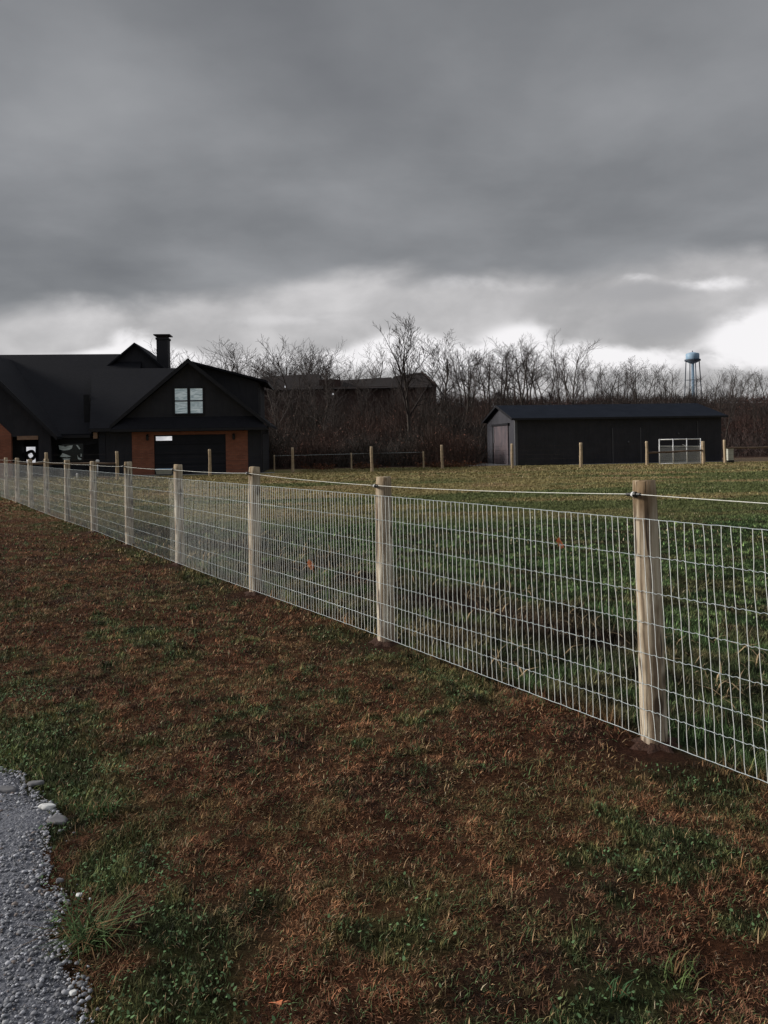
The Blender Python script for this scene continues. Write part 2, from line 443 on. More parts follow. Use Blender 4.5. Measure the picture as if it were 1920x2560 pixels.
# ------------------------------------------------------------------ crushed stone on the road
def ico():
    p = (1+5**.5)/2
    v = np.array([(-1,p,0),(1,p,0),(-1,-p,0),(1,-p,0),(0,-1,p),(0,1,p),(0,-1,-p),(0,1,-p),(p,0,-1),(p,0,1),(-p,0,-1),(-p,0,1)], float)
    v /= np.linalg.norm(v[0])
    f = np.array([(0,11,5),(0,5,1),(0,1,7),(0,7,10),(0,10,11),(1,5,9),(5,11,4),(11,10,2),(10,7,6),(7,1,8),(3,9,4),(3,4,2),(3,2,6),(3,6,8),(3,8,9),(4,9,5),(2,4,11),(6,2,10),(8,6,7),(9,8,1)])
    return v, f
def stones(name, xs, ys, rad, colr, mat_, flat=.55, sink=.25):
    v0, f0 = ico(); n = len(xs)
    V = v0[None]*(1 + .32*(rng.random((n, 12, 1))-.5)*2)
    sc = rad[:, None]*np.stack([.8+.6*rng.random(n), .7+.4*rng.random(n), flat*(.7+.6*rng.random(n))], -1)
    V = V*sc[:, None, :]
    a = rng.random(n)*6.283; ca, sa = np.cos(a)[:, None], np.sin(a)[:, None]
    tl = (rng.random(n)-.5)*.7
    Vx = V[..., 0]*ca - V[..., 1]*sa; Vy = V[..., 0]*sa + V[..., 1]*ca; Vz = V[..., 2] + Vx*tl[:, None]*.4
    zz = smooth_z(xs, ys) + .012 + sc[:, 2]*(1-2*sink)
    V = np.stack([Vx + xs[:, None], Vy + ys[:, None], Vz + zz[:, None]], -1)
    F = f0[None] + (np.arange(n)*12)[:, None, None]
    nf = n*20
    return np_mesh(name, V.reshape(-1, 3), F.ravel(), np.arange(nf)*3, np.full(nf, 3), mat_, np.repeat(colr, 12, 0))
n = 80000
s_ = rng.random(n)*7 - .6; w_ = rng.random(n)**1.3*2.6
t_ = -(road_off(s_) + .015 + w_ - .10*(rng.random(n) < .03)*rng.random(n))
sx, sy = from_fence(s_, t_)
k = (sy > 1.4) & (sx > -.62*sy - .4); sx, sy = sx[k], sy[k]; n = len(sx)
rad = .0024 + .0080*rng.random(n)**4
base = np.array([.28,.285,.31]); cc = base[None]*(.45 + 1.25*rng.random((n, 1))**1.5)
lt = rng.random(n) < .04; cc[lt] = np.array([.42,.43,.45])*(.7+.5*rng.random((lt.sum(), 1)))
wm = rng.random(n) < .05; cc[wm] = np.array([.2,.165,.15])*(.7+.6*rng.random((wm.sum(), 1)))
tag(stones('gravel', sx, sy, rad, cc, M['pebble']), kind='stuff')

def stone_thing(name, x, y, size, flat, m, label, cat='stone', seed=1, rz=0.):
    r = random.Random(seed); v0, f0 = ico(); import bmesh
    bm = bmesh.new(); bmesh.ops.create_icosphere(bm, subdivisions=3, radius=1)
    for v in bm.verts:
        c = v.co.normalized()
        q = 1 + .16*math.sin(c.x*3.1+seed)+.12*math.sin(c.y*4.3+seed*2)+.06*math.sin(c.z*7+c.x*5)
        v.co = c*q; v.co.x *= size[0]; v.co.y *= size[1]; v.co.z = max(-.4, min(.62, v.co.z))*size[2]
    me = bpy.data.meshes.new(name); bm.to_mesh(me); bm.free(); me.materials.append(m)
    me.polygons.foreach_set('use_smooth', [True]*len(me.polygons))
    o = bpy.data.objects.new(name, me); col.objects.link(o)
    o.location = (x, y, float(smooth_z(x, y))+.012+size[2]*.25); o.rotation_euler = (r.uniform(-.1,.1), r.uniform(-.1,.1), rz)
    return tag(o, label, cat)
f = 1900.; RL = .0175
def G(u, v, z=.01):
    a = u-960; b = v-1112
    dz = -(b + a*RL)/f; t = (z-CAMH)/dz; return (a - b*RL)/f*t, t
def st(u, v, size, m, label, seed, flat=1, rz=0.):
    x, y = G(u, v); stone_thing('stone', x, y, size, flat, m, label, 'stone', seed, rz)
st(118, 2021, (.042,.02,.02), M['whitestone'], 'white oblong stone at the edge of the gravel road, the brightest stone there', 1)
st(146, 2054, (.055,.026,.014), M['greystone'], 'flat grey slab of stone just below the white stone on the gravel edge', 2, rz=-.2)
st(150, 2205, (.015,.011,.011), M['greystone'], 'small grey pebble where green weeds meet the gravel', 3)
st(90, 1962, (.035,.024,.018), M['greystone'], 'rounded grey stone at the far end of the gravel, against the brown grass', 4)
st(12, 1978, (.05,.03,.018), M['greystone'], 'tan grey stone at the left border of the photo on the gravel', 5)
st(197, 2240, (.011,.009,.008), M['whitestone'], 'tiny pale pebble on the gravel edge in front of the green weeds', 6)
st(182, 2486, (.012,.01,.01), M['whitestone'], 'little white pebble nearest the camera beside the gravel edge', 7)

# ------------------------------------------------------------------ grass
def blades(name, xs, ys, zs, h, w, lean, colr, curve=.5, parent=None):
    n = len(xs); a = rng.random(n)*6.283
    dx, dy = np.cos(a), np.sin(a)                 # lean direction
    b = a + math.pi/2 + (rng.random(n)-.5)*1.4; wx, wy = np.cos(b)*w/2, np.sin(b)*w/2
    l1 = lean*.8; l2 = np.clip(lean*(1+curve), 0, 1.5)
    m1 = np.stack([dx*np.sin(l1), dy*np.sin(l1), np.cos(l1)], -1)*(h*.5)[:, None]
    m2 = m1 + np.stack([dx*np.sin(l2), dy*np.sin(l2), np.cos(l2)], -1)*(h*.55)[:, None]
    P = np.stack([xs, ys, zs], -1); W = np.stack([wx, wy, np.zeros(n)], -1)
    V = np.stack([P-W, P+W, P+m1+W*.8, P+m1-W*.8, P+m2], 1)
    base = np.arange(n)*5
    q = np.stack([base, base+1, base+2, base+3, base+3, base+2, base+4], -1)
    st_ = np.stack([np.arange(n)*7, np.arange(n)*7+4], -1).ravel(); tt = np.tile([4, 3], n)
    return np_mesh(name, V.reshape(-1, 3), q.ravel(), st_, tt, M['grass'], np.repeat(colr, 5, 0), parent=parent)

def sample(y0, y1, dens, m0=.7, pas=None):
    """points in the trapezoid the photo sees, plus a margin for other viewpoints"""
    W = y1*.54 + m0 + .6; n = int(dens*2*W*(y1-y0))
    x = (rng.random(n)*2-1)*W; y = y0 + rng.random(n)*(y1-y0)
    k = (np.abs(x) < y*.54+m0)
    x, y = x[k], y[k]
    k = road_edge(x, y) < .10
    return x[k], y[k]
acc = {0: [], 1: []}
for (y0, y1, dens, hh, wd, m0) in ((1.5, 3.6, 21000, .024, .0025, 1.5), (3.6, 6, 11000, .029, .0036, 1.6), (6, 11, 4200, .036, .0056, 1.8), (11, 20, 800, .045, .011, 2.0), (20, 34, 240, .055, .022, 2), (34, 47.5, 110, .07, .036, 3)):
    # most blades stand in little tufts that share a tint and a lean
    cx, cy = sample(y0, y1, dens/9., m0)
    tid = np.repeat(np.arange(len(cx)), 7); sp_ = .010 + .35*wd*rng.random(len(tid))
    x = cx[tid] + rng.normal(size=len(tid))*(.008+hh*.22); y = cy[tid] + rng.normal(size=len(tid))*(.008+hh*.22)
    x2, y2 = sample(y0, y1, dens*.35, m0)
    nt = len(cx); tid = np.concatenate([tid, nt + np.arange(len(x2))]); x = np.concatenate([x, x2]); y = np.concatenate([y, y2]); nt += len(x2)
    k = road_edge(x, y) < .015 + .09*(fbm(x*5, y*5, 67, 2) > .52)*rng.random(len(x)); x, y, tid = x[k], y[k], tid[k]
    T1, T2, T3 = rng.random(nt), rng.random(nt), rng.random(nt)
    t = side(x, y); c, g, soil = colour_field(x, y)
    clump = .5*fbm(x*7, y*7, 61, 2) + .5*fbm(x*19, y*19, 62, 2)
    far_house = (x < -5) & (y > 41)
    gap = .37 + .10*S(.5, .7, fbm(x*2.2, y*2.2, 63, 3))
    keep = (rng.random(len(x)) > soil*1.2) & (clump + .36*T3[tid]*1.0 > gap+.08) & ~far_house
    x, y, t, c, g, clump, tid = x[keep], y[keep], t[keep], c[keep], g[keep], clump[keep], tid[keep]
    t1, t2, t3 = T1[tid], T2[tid], T3[tid]
    n = len(x)
    h = hh*(.45 + .6*rng.random(n) + .5*t3)*(.5 + .9*clump)
    h = np.where((t > 0) & (t < 2.6) & (y < 20), h*1.9, h)
    h = np.where(np.abs(t) < .14, h*1.5, h)
    tall = rng.random(n) < .010; h = np.where(tall & (y < 11), h*2.2, h)
    lean = np.where(g > .45, .15 + .75*rng.random(n), .35 + 1.1*rng.random(n)**.8)
    lean = np.where(tall, .2 + .5*rng.random(n), lean)
    # individual tints
    v = ((.6 + .9*rng.random(n)**1.8)*(.40 + 1.5*t2**1.8))[:, None]
    ua = -.5478*x + .8366*y; ub = side(x, y)
    pn = .55*fbm(ua*3.2, ub*8, 64, 3) + .45*fbm(x*17, y*17, 65, 2)
    mott = .30 + 1.45*S(.36, .66, pn)
    c = c*np.where(y < 15, mott, .8 + .22*mott)[:, None]
    yl = S(.55, .66, fbm(x*2.1+9, y*2.1, 66, 4))*(t < 0); c = c*(1-.55*yl[:, None]) + np.array([.17,.145,.055])*.55*yl[:, None]
    v = np.where((y > 15)[:, None], .72 + .30*v, v)
    cc = c*v
    r1 = .8*t1 + .2*rng.random(n)
    straw = (r1 < .13) & (t < 0); cc[straw] = np.array([.62,.41,.23])*(.35+.8*rng.random((straw.sum(), 1)))
    strp = (r1 < .10) & (t > 0) & (y < 15); cc[strp] = np.array([.36,.28,.17])*(.5+.7*rng.random((strp.sum(), 1)))
    gr = (r1 > .78) & (t < 0); cc[gr] = np.array([.095,.15,.058])*(.4+1.1*rng.random((gr.sum(), 1)))
    rd = (r1 > .62) & (r1 < .72) & (t < 0) & (g < .4); cc[rd] = np.array([.24,.11,.055])*(.5+.8*rng.random((rd.sum(), 1)))
    pl_ = rng.random(n) < .006; cc[pl_] = np.array([.6,.5,.34])
    w = wd*(.6 + .8*rng.random(n)); w = np.where(g > .45, w*1.15, w)
    z = smooth_z(x, y) + rough_z(x, y) - .003
    for q in (0, 1):
        k = (t > 0) == bool(q)
        acc[q].append((x[k], y[k], z[k], h[k], w[k], lean[k], cc[k]))
for q, nm in ((0, 'verge_grass'), (1, 'pasture_grass')):
    a = [np.concatenate([b[i] for b in acc[q]]) for i in range(7)]
    o = blades(nm, a[0], a[1], a[2], a[3], a[4], a[5], a[6])
    tag(o, 'short brown dead turf mixed with green blades on the near side of the wire fence' if q == 0 else 'green and olive pasture grass behind the wire fence', 'grass', kind='stuff')

# broad-leaved weeds and clover in the green clumps and along the gravel
n = 60000
x = rng.random(n)*6.5 - 3.6; y = 1.6 + rng.random(n)*6.5
k = (np.abs(x) < y*.54+.5) & (side(x, y) < -.2); x, y = x[k], y[k]
c, g, so = colour_field(x, y); re = road_edge(x, y)
k = ((g > .55) & (rng.random(len(x)) < .5) & (re < .01)) | ((re > -.42) & (re < .05) & (fbm(x*4, y*4, 71, 2) > .50))
x, y = x[k], y[k]; n = len(x)
a = rng.random(n)*6.283; r = .004 + .0055*rng.random(n); tl = rng.random(n)*.9
zz = smooth_z(x, y) + rough_z(x, y) + .008 + .032*rng.random(n)
ang = np.array([0, 1.05, 2.1, 3.14, 4.2, 5.25]); rr = np.array([1, .8, .8, .55, .8, .8])
lx = np.cos(ang)*rr; ly = np.sin(ang)*rr*.75
X = x[:, None] + (lx*np.cos(a)[:, None] - ly*np.sin(a)[:, None])*r[:, None]
Y = y[:, None] + (lx*np.sin(a)[:, None] + ly*np.cos(a)[:, None])*r[:, None]
Z = zz[:, None] + lx[None]*r[:, None]*np.sin(tl)[:, None]
V = np.stack([X, Y, Z], -1).reshape(-1, 3)
cc = np.array([.095,.165,.07])[None]*(.35 + 1.2*rng.random((n, 1))); 
o = np_mesh('clover', V, np.arange(n*6), np.arange(n)*6, np.full(n, 6), M['grass'], np.repeat(cc, 6, 0))
tag(o, 'dark green clover and broad leaved weeds beside the gravel and in the green clumps', 'weeds', kind='stuff')

def tuft(u, v, nb, L, spread, colr, label, cat='grass tuft', lean0=.3, wid=.004, dirx=0.):
    x0, y0 = G(u, v); 
    x = x0 + rng.normal(0, spread, nb); y = y0 + rng.normal(0, spread, nb)
    z = smooth_z(x, y) + rough_z(x, y)
    cc = np.array(colr)[None]*(.5 + .9*rng.random((nb, 1))); k = rng.random(nb) < .25; cc[k] = np.array([.22,.13,.06])*(.6+.6*rng.random((k.sum(), 1)))
    o = blades('grass_tuft', x, y, z, L*(.5+.7*rng.random(nb)), np.full(nb, wid), lean0+.8*rng.random(nb), cc, .7)
    return tag(o, label, cat, 'long grass tufts at the gravel edge')
tuft(225, 2345, 170, .19, .035, (.08,.13,.045), 'long bladed green and straw tuft hanging over the gravel edge, largest at the road', wid=.0045, lean0=.6)
tuft(255, 2030, 110, .10, .03, (.09,.15,.05), 'small green tuft just right of the grey slab stone')
tuft(640, 1640+300, 26, .06, .015, (.06,.11,.04), 'little green tuft alone in the brown turf, left of centre below the fence')
tuft(1700, 2430, 50, .07, .03, (.09,.13,.04), 'yellow green tuft in the brown turf at the lower right of the photo')
tuft(1545, 2480, 22, .075, .014, (.045,.10,.04), 'narrow upright green tuft left of the yellow green one, lower right')

# dry stalks lying behind the mesh
n = 1900
s_ = 1.5 + rng.random(n)*14; t_ = .12 + rng.random(n)**1.4*2.3
x, y = from_fence(s_, t_); z = smooth_z(x, y) + rough_z(x, y)
k = (y > 2.3) & (fbm(x*1.7, y*1.7, 81, 2) > .47); x, y, z = x[k], y[k], z[k]; n = len(x)
cc = np.array([.46,.33,.19])[None]*(.4 + .8*rng.random((n, 1)))
o = blades('dry_grass', x, y, z, .12 + .14*rng.random(n), .006 + .008*rng.random(n), .9 + .5*rng.random(n), cc, .35)
tag(o, 'pale dry grass stalks lying behind the wire mesh', 'dry grass', kind='stuff')
# fallen leaves as dabs among the turf
def leaf_mesh(size, seed):
    r = random.Random(seed); mb = MB(); N = 11; pts = []
    for i in range(N):
        a = 2*math.pi*i/N; rad = size*(.55+.45*abs(math.cos(a*1.0))) * r.uniform(.75, 1.1)
        pts.append((rad*math.cos(a), rad*.62*math.sin(a), size*.22*math.sin(a*1.5+seed)))
    pts2 = [(p[0], p[1], p[2]-.0012) for p in pts]
    mb.add([(0,0,size*.08)] + pts, [(0, 1+i, 1+(i+1) % N) for i in range(N)])
    mb.add([(0,0,size*.08-.0012)] + pts2, [(0, 1+(i+1) % N, 1+i) for i in range(N)])
    mb.tube([(size*.9,0,0), (size*1.5,0,.004), (size*1.9,.004,0)], [.0012,.001,.0008], 4)
    return mb
def leaf(u, v, size, label, seed, z=None, t=None, rot=(0,0,0), group=None):
    if t is None:
        x, y = G(u, v, .03); zz = tz(x, y) + .03
    else:
        a = u-960; b = v-1112; dx = (a - b*RL)/f; dz = -(b + a*RL)/f
        Y = (FX0 - .1)/(dx - FK); x, y, zz = dx*Y, Y, CAMH + dz*Y
    o = leaf_mesh(size, seed).build('dead_leaf', M['leaf'])
    o.location = (x, y, zz); o.rotation_euler = rot
    return tag(o, label, 'leaf', group)
leaf(1400, 1356, .046, 'orange dead leaf caught high in the wire mesh, left of the nearest post', 3, t=1, rot=(1.45, .9, .35))
leaf(776, 1412, .055, 'pale orange dead leaf caught in the mesh between the second and third posts', 5, t=1, rot=(1.5, 1.1, .3))
leaf(690, 2500, .022, 'reddish brown dead leaf lying in the turf near the bottom of the photo', 8)

# ------------------------------------------------------------------ near fence: posts
lean = [(-.040, .0), (.006, .006), (.0, .0), (.0, .0), (-.004, .0), (.008, 0), (0,0), (-.006,0), (.01,0), (0,0), (0,0)]
hts = [1.42, 1.375, 1.42, 1.41, 1.42, 1.415, 1.42, 1.43, 1.40, 1.425, 1.42]
rads = [.066, .070, .067, .066, .070, .066, .068, .066, .068, .066, .066]
ordn = ['nearest', 'second', 'third', 'fourth', 'fifth', 'sixth', 'seventh', 'eighth', 'ninth', 'tenth', 'farthest visible']
look = ['leaning left, bare soil at its foot', 'cracked, with a dark stained top', 'pale, right of the black house',
        'at the garage door', 'left of the garage brick', 'right of the curtained window', '', '', '', '', '']
WZ = [.055, .20, .337, .503, .668, .833, 1.023, 1.22]    # line wire heights
def near_post(k):
    x, y = post_xy(k); r0 = rads[k]; H = hts[k]; mb = MB(); rr = random.Random(100+k)
    N = 28; L = 26; ph = [rr.uniform(0, 6.28) for _ in range(6)]
    fl = rr.uniform(0, 6.28)
    for i in range(L+1):
        z = -.25 + (H+.25)*i/L if i < L else H
        tp = r0*(1.06 - .12*max(z, 0)/H)
        if i == L: tp *= .93
        for j in range(N):
            a = 2*math.pi*j/N
            q = 1 + .025*math.sin(2*a+ph[0]) + .018*math.sin(3*a+ph[1]+z*2) + .012*math.sin(5*a+ph[2]-z*3) + .012*math.sin(z*7+ph[3]+a)
            q += -.05*max(0, math.cos(a-fl))**8
            cx = .006*math.sin(z*2.3+ph[4]); cy = .006*math.sin(z*1.9+ph[5])
            mb.v.append((cx+tp*q*math.cos(a), cy+tp*q*math.sin(a), z + (.004*math.sin(a*2+ph[1]) if i >= L-1 else 0) - (.006 if i == L-1 else 0)))
    for i in range(L):
        for j in range(N):
            j2 = (j+1) % N; mb.f.append((i*N+j, i*N+j2, (i+1)*N+j2, (i+1)*N+j)); mb.m.append(0)
    mb.v.append((0, 0, H+.004)); c = len(mb.v)-1
    for j in range(N): mb.f.append((L*N+j, L*N+(j+1) % N, c)); mb.m.append(0)
    nm = ordn[k]
    lab = f'{nm} round post of the wire mesh fence' + (', ' + look[k] if look[k] else ', counted from the camera') 
    e = empty('fence_post', (x, y, tz(x, y)*.3), 0, lab, 'fence post', 'round wooden posts of the near wire fence')
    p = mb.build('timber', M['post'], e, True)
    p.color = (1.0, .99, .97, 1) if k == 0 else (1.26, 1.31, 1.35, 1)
    e.rotation_euler = (lean[k][0]*.8366, lean[k][0]*.5478, 0)
    # insulator holding the electric wire, on the camera side of the post
    n = Vector((-.8366, -.5478, 0)); d = Vector((-.5478, .8366, 0)); zi = H-.07
    c0 = n*(r0+.004) + Vector((0,0,zi))
    ib = MB(); ib.tube([c0-n*.03, c0+n*.018], [.013, .013], 10); ib.tube([c0+n*.012-d*.045, c0+n*.012+d*.045], [.009,.009], 8)
    ib.tube([c0+n*.012-d*.018, c0+n*.012+d*.012], [.015,.015], 8)
    ib.build('insulator', M['blackplastic'], e)
    wb = MB(); wb.tube([c0+n*.012-d*.004, c0+n*.012+d*.004], [.0155,.0155], 8); wb.tube([c0+n*.02, c0+n*.03], [.007,.007], 8)
    wb.build('insulator_cap', M['whiteplastic'], e)
    if k < 4:
        for zw in (WZ[0]+.01, WZ[2], WZ[4], WZ[6], WZ[7]):
            sb = MB(); c1 = n*(r0*1.02-.002) + Vector((0,0,zw))
            sb.tube([c1-n*.006+Vector((0,0,.008)), c1+n*.007+Vector((0,0,.006)), c1+n*.007-Vector((0,0,.006)), c1-n*.006-Vector((0,0,.008))], .0016, 5)
            sb.build('staple', M['galv_knot'], e)
    if k < 6:
        mb = MB(); rs = random.Random(300+k); N = 26
        ring = lambda q, z: [((r0*q*(1+.25*math.sin(j*1.9+k)+.12*rs.random()))*math.cos(2*math.pi*j/N), (r0*q*(1+.25*math.sin(j*1.9+k)+.12*rs.random()))*math.sin(2*math.pi*j/N), z+.012*rs.random()) for j in range(N)]
        a0 = [(r0*.9*math.cos(2*math.pi*j/N), r0*.9*math.sin(2*math.pi*j/N), 0.02+.01*rs.random()) for j in range(N)]
        vs = a0 + ring(1.35, .008) + ring(2.1, -.028)
        mb.add(vs, [(q*N+j, (q+1)*N+j, (q+1)*N+(j+1) % N, q*N+(j+1) % N) for q in range(2) for j in range(N)])
        so_ = mb.build('soil_collar', M['soil'], e, True)
    return e
for k in range(11): near_post(k)

# woven wire mesh: line wires and stays
def stay_lean(s):          # how far a stay tips along the fence (top towards the far end) around the leaning post
    k = s/(DP*FN); return .045*max(0, 1-abs(k)*1.0) + (.03 if k < 0 else 0)*min(1, -k if k < 0 else 0)
SP = DP*FN/52.; OFFN = .084
P0 = Vector((FX0 + FK*4.11, 4.11, 0)); DV = Vector((-.5478, .8366, 0)); NV = Vector((-.8366, -.5478, 0))
def mesh_pt(s, z, dn=0.):
    k = s/(DP*FN); fr = k - math.floor(k)
    n = OFFN + dn + .004*math.sin(s*1.3+z*2)
    p = P0 + DV*s + NV*n
    return Vector((p.x, p.y, z + .012*math.sin(s*.6)*(1 if z < .1 else .2)))
fe = empty('wire_mesh_fence', P0, 0, 'galvanised woven wire mesh with close upright stays, stapled along the near row of posts', 'wire fence')
s_lo, s_hi = -2.75, 27.6
i0, i1 = int(s_lo/SP), int(s_hi/SP)
js = {}
for i in range(i0, i1+1):
    rj = random.Random(i); s = i*SP + rj.uniform(-.005, .005)
    js[i] = s
def node(i, w):
    """crossing of stay i and line wire w"""
    z = WZ[w]; rj = random.Random(i*31+w*7); s = js[i]
    return mesh_pt(s + stay_lean(s)*(z-.1) + (rj.uniform(-.004, .004) if 0 < w < 7 else rj.uniform(-.006, .006)), z + rj.uniform(-.0015, .0015))
def rel(p): return p - P0
for w in range(8):
    mb = MB(); pts = []
    for i in range(i0, i1+1):
        a = node(i, w); pts.append(rel(a))
        if i < i1 and i < 200:
            b = node(i+1, w); mid = (a+b)/2
            if (i+w*2+i//7) % 3 != 1 and 0 < w < 7: 
                pts.append(rel(mid + Vector((0,0,.0034)) - DV*.008)); pts.append(rel(mid - Vector((0,0,.003)) + DV*.008))
            else: pts.append(rel(mid + Vector((0,0,.001*math.sin(i*2.3)))))
    mb.tube(pts, .0019 if w in (0, 7) else .0015, 4)
    if 0 < w < 7:                                # wrapped knots
        for i in range(i0, min(i1, 230)+1):
            p = rel(node(i, w)); mb.tube([p - DV*.006 + Vector((0,0,.001)), p + NV*.0015, p + DV*.006 - Vector((0,0,.001))], [.0020,.0036,.0020], 5)
    mb.build('line_wire', M['galv_knot'], fe)
mb = MB()
for i in range(i0, i1+1):
    pts = []; rj = random.Random(i*5+1)
    for w in range(8):
        p = node(i, w); pts.append(rel(p))
        if w < 7:
            q = node(i, w+1); b = rj.uniform(-.0035, .0035)
            pts.append(rel(p*.67+q*.33 + DV*b)); pts.append(rel(p*.3+q*.7 + DV*(b*.6+rj.uniform(-.002,.002))))
    mb.tube(pts, .00180, 4 if i < 160 else 3, cap=False)
mb.build('stay_mesh', M['galv'], fe)

# electric wire above the mesh
pts = []
def hot(k):
    x, y = post_xy(k); H = hts[k] if 0 <= k < 11 else 1.42; r0 = rads[k] if 0 <= k < 11 else .067
    ln = lean[k][0] if 0 <= k < 11 else 0
    return Vector((x, y, 0)) + NV*(r0+.016) + DV*(-ln*(H-.07)) + Vector((0, 0, H-.07))
for k in range(-1, 12):
    a = hot(k); b = hot(k+1)
    for q in range(8):
        t = q/8; p = a*(1-t)+b*t; pts.append(p - Vector((0,0,.035*4*t*(1-t)*.35)))
mb = MB(); mb.tube(pts, .0020, 6); tag(mb.build('electric_wire', M['hotwire']), 'single pale electric wire strung above the mesh through black insulators', 'wire')

# ------------------------------------------------------------------ far fence
def pix(u, v, D):
    a = u-960; b = v-1112; return (a - b*RL)/f*D, D, CAMH - (b + a*RL)/f*D
def far_post(u, D, H, r, label, grp, seed, m='farpost'):
    x, y, _ = pix(u, 1180, D); z = tz(x, y); mb = MB(); rr = random.Random(seed)
    lx, ly = rr.uniform(-.02, .01), rr.uniform(-.01, .01); pts = []; rd = []
    for i in range(9):
        t = i/8; pts.append((lx*t*H + .006*math.sin(t*5+seed), ly*t*H, -.1+(H+.1)*t)); rd.append(r*(1.05-.12*t)*(1+.05*math.sin(t*9+seed)))
    pts.append((pts[-1][0], pts[-1][1], H+.012)); rd.append(r*.72)
    mb.tube(pts, rd, 12); o = mb.build('wooden_post', M[m], None, True); o.location = (x, y, z)
    tag(o, label, 'fence post', grp); return Vector((x, y, z))
fg = 'round tan posts of the fence across the back of the pasture'
FP = [(117, 37.6, 'back fence post before the dark pillar of the black house'), (294, 38, 'back fence post in front of the black wall left of the garage brick'),
      (525, 40.3, 'back fence post standing in front of the closed black garage door'), (732, 43.5, 'back fence post just right of the black house'),
      (930, 41.5, 'back fence post above the second near post, against the brown thicket'), (1106, 44, 'back fence post midway between thicket and barn'),
      (1281, 44, 'back fence post at the left corner of the black barn'), (1453, 43.2, 'back fence post before the middle of the long barn wall'),
      (1618, 44, 'back fence post at the left end of the brace rail before the white gate'), (1759, 45, 'thick back fence post that the white gate hangs on'),
      (1813, 46, 'back fence post at the right end of the barn beside the pale box')]
fps = []
for i, (u, D, lab) in enumerate(FP):
    fps.append(far_post(u, D, 1.42 if i != 9 else 1.36, .095 if u in (1759, 1453) else .08, lab, fg, i+3))
fps.append(far_post(2000, 47, 1.4, .08, 'back fence post beyond the pale box outside the right border', fg, 40))
def rail(p, q, z0, z1, r, label):
    mb = MB(); a = Vector((p.x, p.y, p.z+z0)); b = Vector((q.x, q.y, q.z+z1)); n = 7
    mb.tube([a.lerp(b, i/n) + Vector((0, 0, .01*math.sin(i*1.7))) for i in range(n+1)], [r*(1+.06*math.sin(i*2.1)) for i in range(n+1)], 10)
    return tag(mb.build('brace_rail', M['rail'], None, True), label, 'rail', 'horizontal brace rails of the back fence')
rail(fps[8]+Vector((0,.0,0)), fps[9], .74, .84, .055, 'dark brace rail crossing in front of the white gate')
rail(fps[10], fps[11], .93, .93, .055, 'dark brace rail running right from the barn corner to the photo border')
e0 = fps[0]; rail(fps[0], fps[1], .88, .82, .05, 'brown brace rail in front of the window wall of the black house')
pl = Vector((e0.x-4.6, e0.y-.6, e0.z)); rail(pl, fps[0], .86, .9, .05, 'brown brace rail in front of the wreath door, at the far left')
bw = MB()
for zz in (1.3, 1.05, .8, .55, .3):
    for i in range(len(fps)-1):
        if i == 9: continue
        a, b = fps[i], fps[i+1]; bw.tube([(a.x,a.y-.09,a.z+zz), ((a.x+b.x)/2,(a.y+b.y)/2-.09,(a.z+b.z)/2+zz-.02), (b.x,b.y-.09,b.z+zz)], .0035, 4, cap=False)
bw = bw.build('fence_wires', M['twig_dark']); bw.name = 'back_fence_wire'
tag(bw, 'thin dark strands strung between the posts at the back of the pasture', 'wire')
sg = 'short slim posts behind the back fence'
sp = [far_post(u, 46.2, H, .05, lab, sg, 60+i) for i, (u, H, lab) in enumerate((
    (686, .98, 'short slim post close to the right wall of the black house'), (879, 1.02, 'short slim post between two taller back fence posts, before the forked tree'), (1059, 1.04, 'short slim post left of the barn with a pale top')))]
tb = MB(); tb.tube([(p.x, p.y, p.z+z) for p, z in zip(sp, (.93, .97, 1.0))], .006, 4)
tag(tb.build('thin_wire', M['galv_knot']), 'thin wire linking the tops of the three short slim posts', 'wire')

# white gate
ga = pix(1649, 1160, 45.6); gb = pix(1752, 1160, 45.3); gz = tz(ga[0], ga[1])
ge = empty('field_gate', (ga[0], ga[1], gz+.05), math.atan2(gb[1]-ga[1], gb[0]-ga[0]), 'white tube gate with four uprights and mesh infill in front of the black barn', 'gate')
W = math.hypot(gb[0]-ga[0], gb[1]-ga[1]); GH = 1.46
for zz, r in ((0.02, .028), (GH, .03)):
    mb = MB(); mb.tube([(0,0,zz), (W,0,zz)], r, 8); mb.build('rail', M['alu'], ge, True)
for i in range(4):
    mb = MB(); x = W*i/3; mb.tube([(x,-.01,-.02), (x,-.01,GH+.04)], .031, 8); mb.build('upright', M['alu'], ge, True)
mb = MB(); mb.tube([(0,0,GH*.74), (W,0,GH*.70)], .014, 6); mb.build('rail', M['galv'], ge)
mb = MB()
nxg = int(W/.06)
for i in range(nxg+1): mb.tube([(W*i/nxg, .02, .03), (W*i/nxg, .02, GH*.72)], .0048, 3, cap=False)
for i in range(18): mb.tube([(0, .02, .03+GH*.69*i/17), (W, .02, .03+GH*.69*i/17)], .0048, 3, cap=False)
mb.build('mesh_infill', M['galv'], ge)
mb = MB(); mb.tube([(W*.56,-.05,GH*.78), (W*.62,-.05,GH*.74), (W*.66,-.05,GH*.66)], .018, 6); mb.build('latch_chain', M['alu'], ge)

ux, uy = pix(1825, 1150, 47.0)[:2]; uz = tz(ux, uy)
ue = empty('utility_box', (ux, uy, uz), 0, 'pale grey green utility pedestal on a dark foot beside the right end of the barn', 'utility box')
mb = MB(); mb.box(-.17,.17,-.12,.12,.16,.86); mb.box(-.185,.185,-.135,.135,.84,.9); mb.build('cabinet', M['utility'], ue)
mb = MB(); mb.box(-.19,.19,-.14,.14,-.02,.163); mb.build('foot', M['blackplastic'], ue)

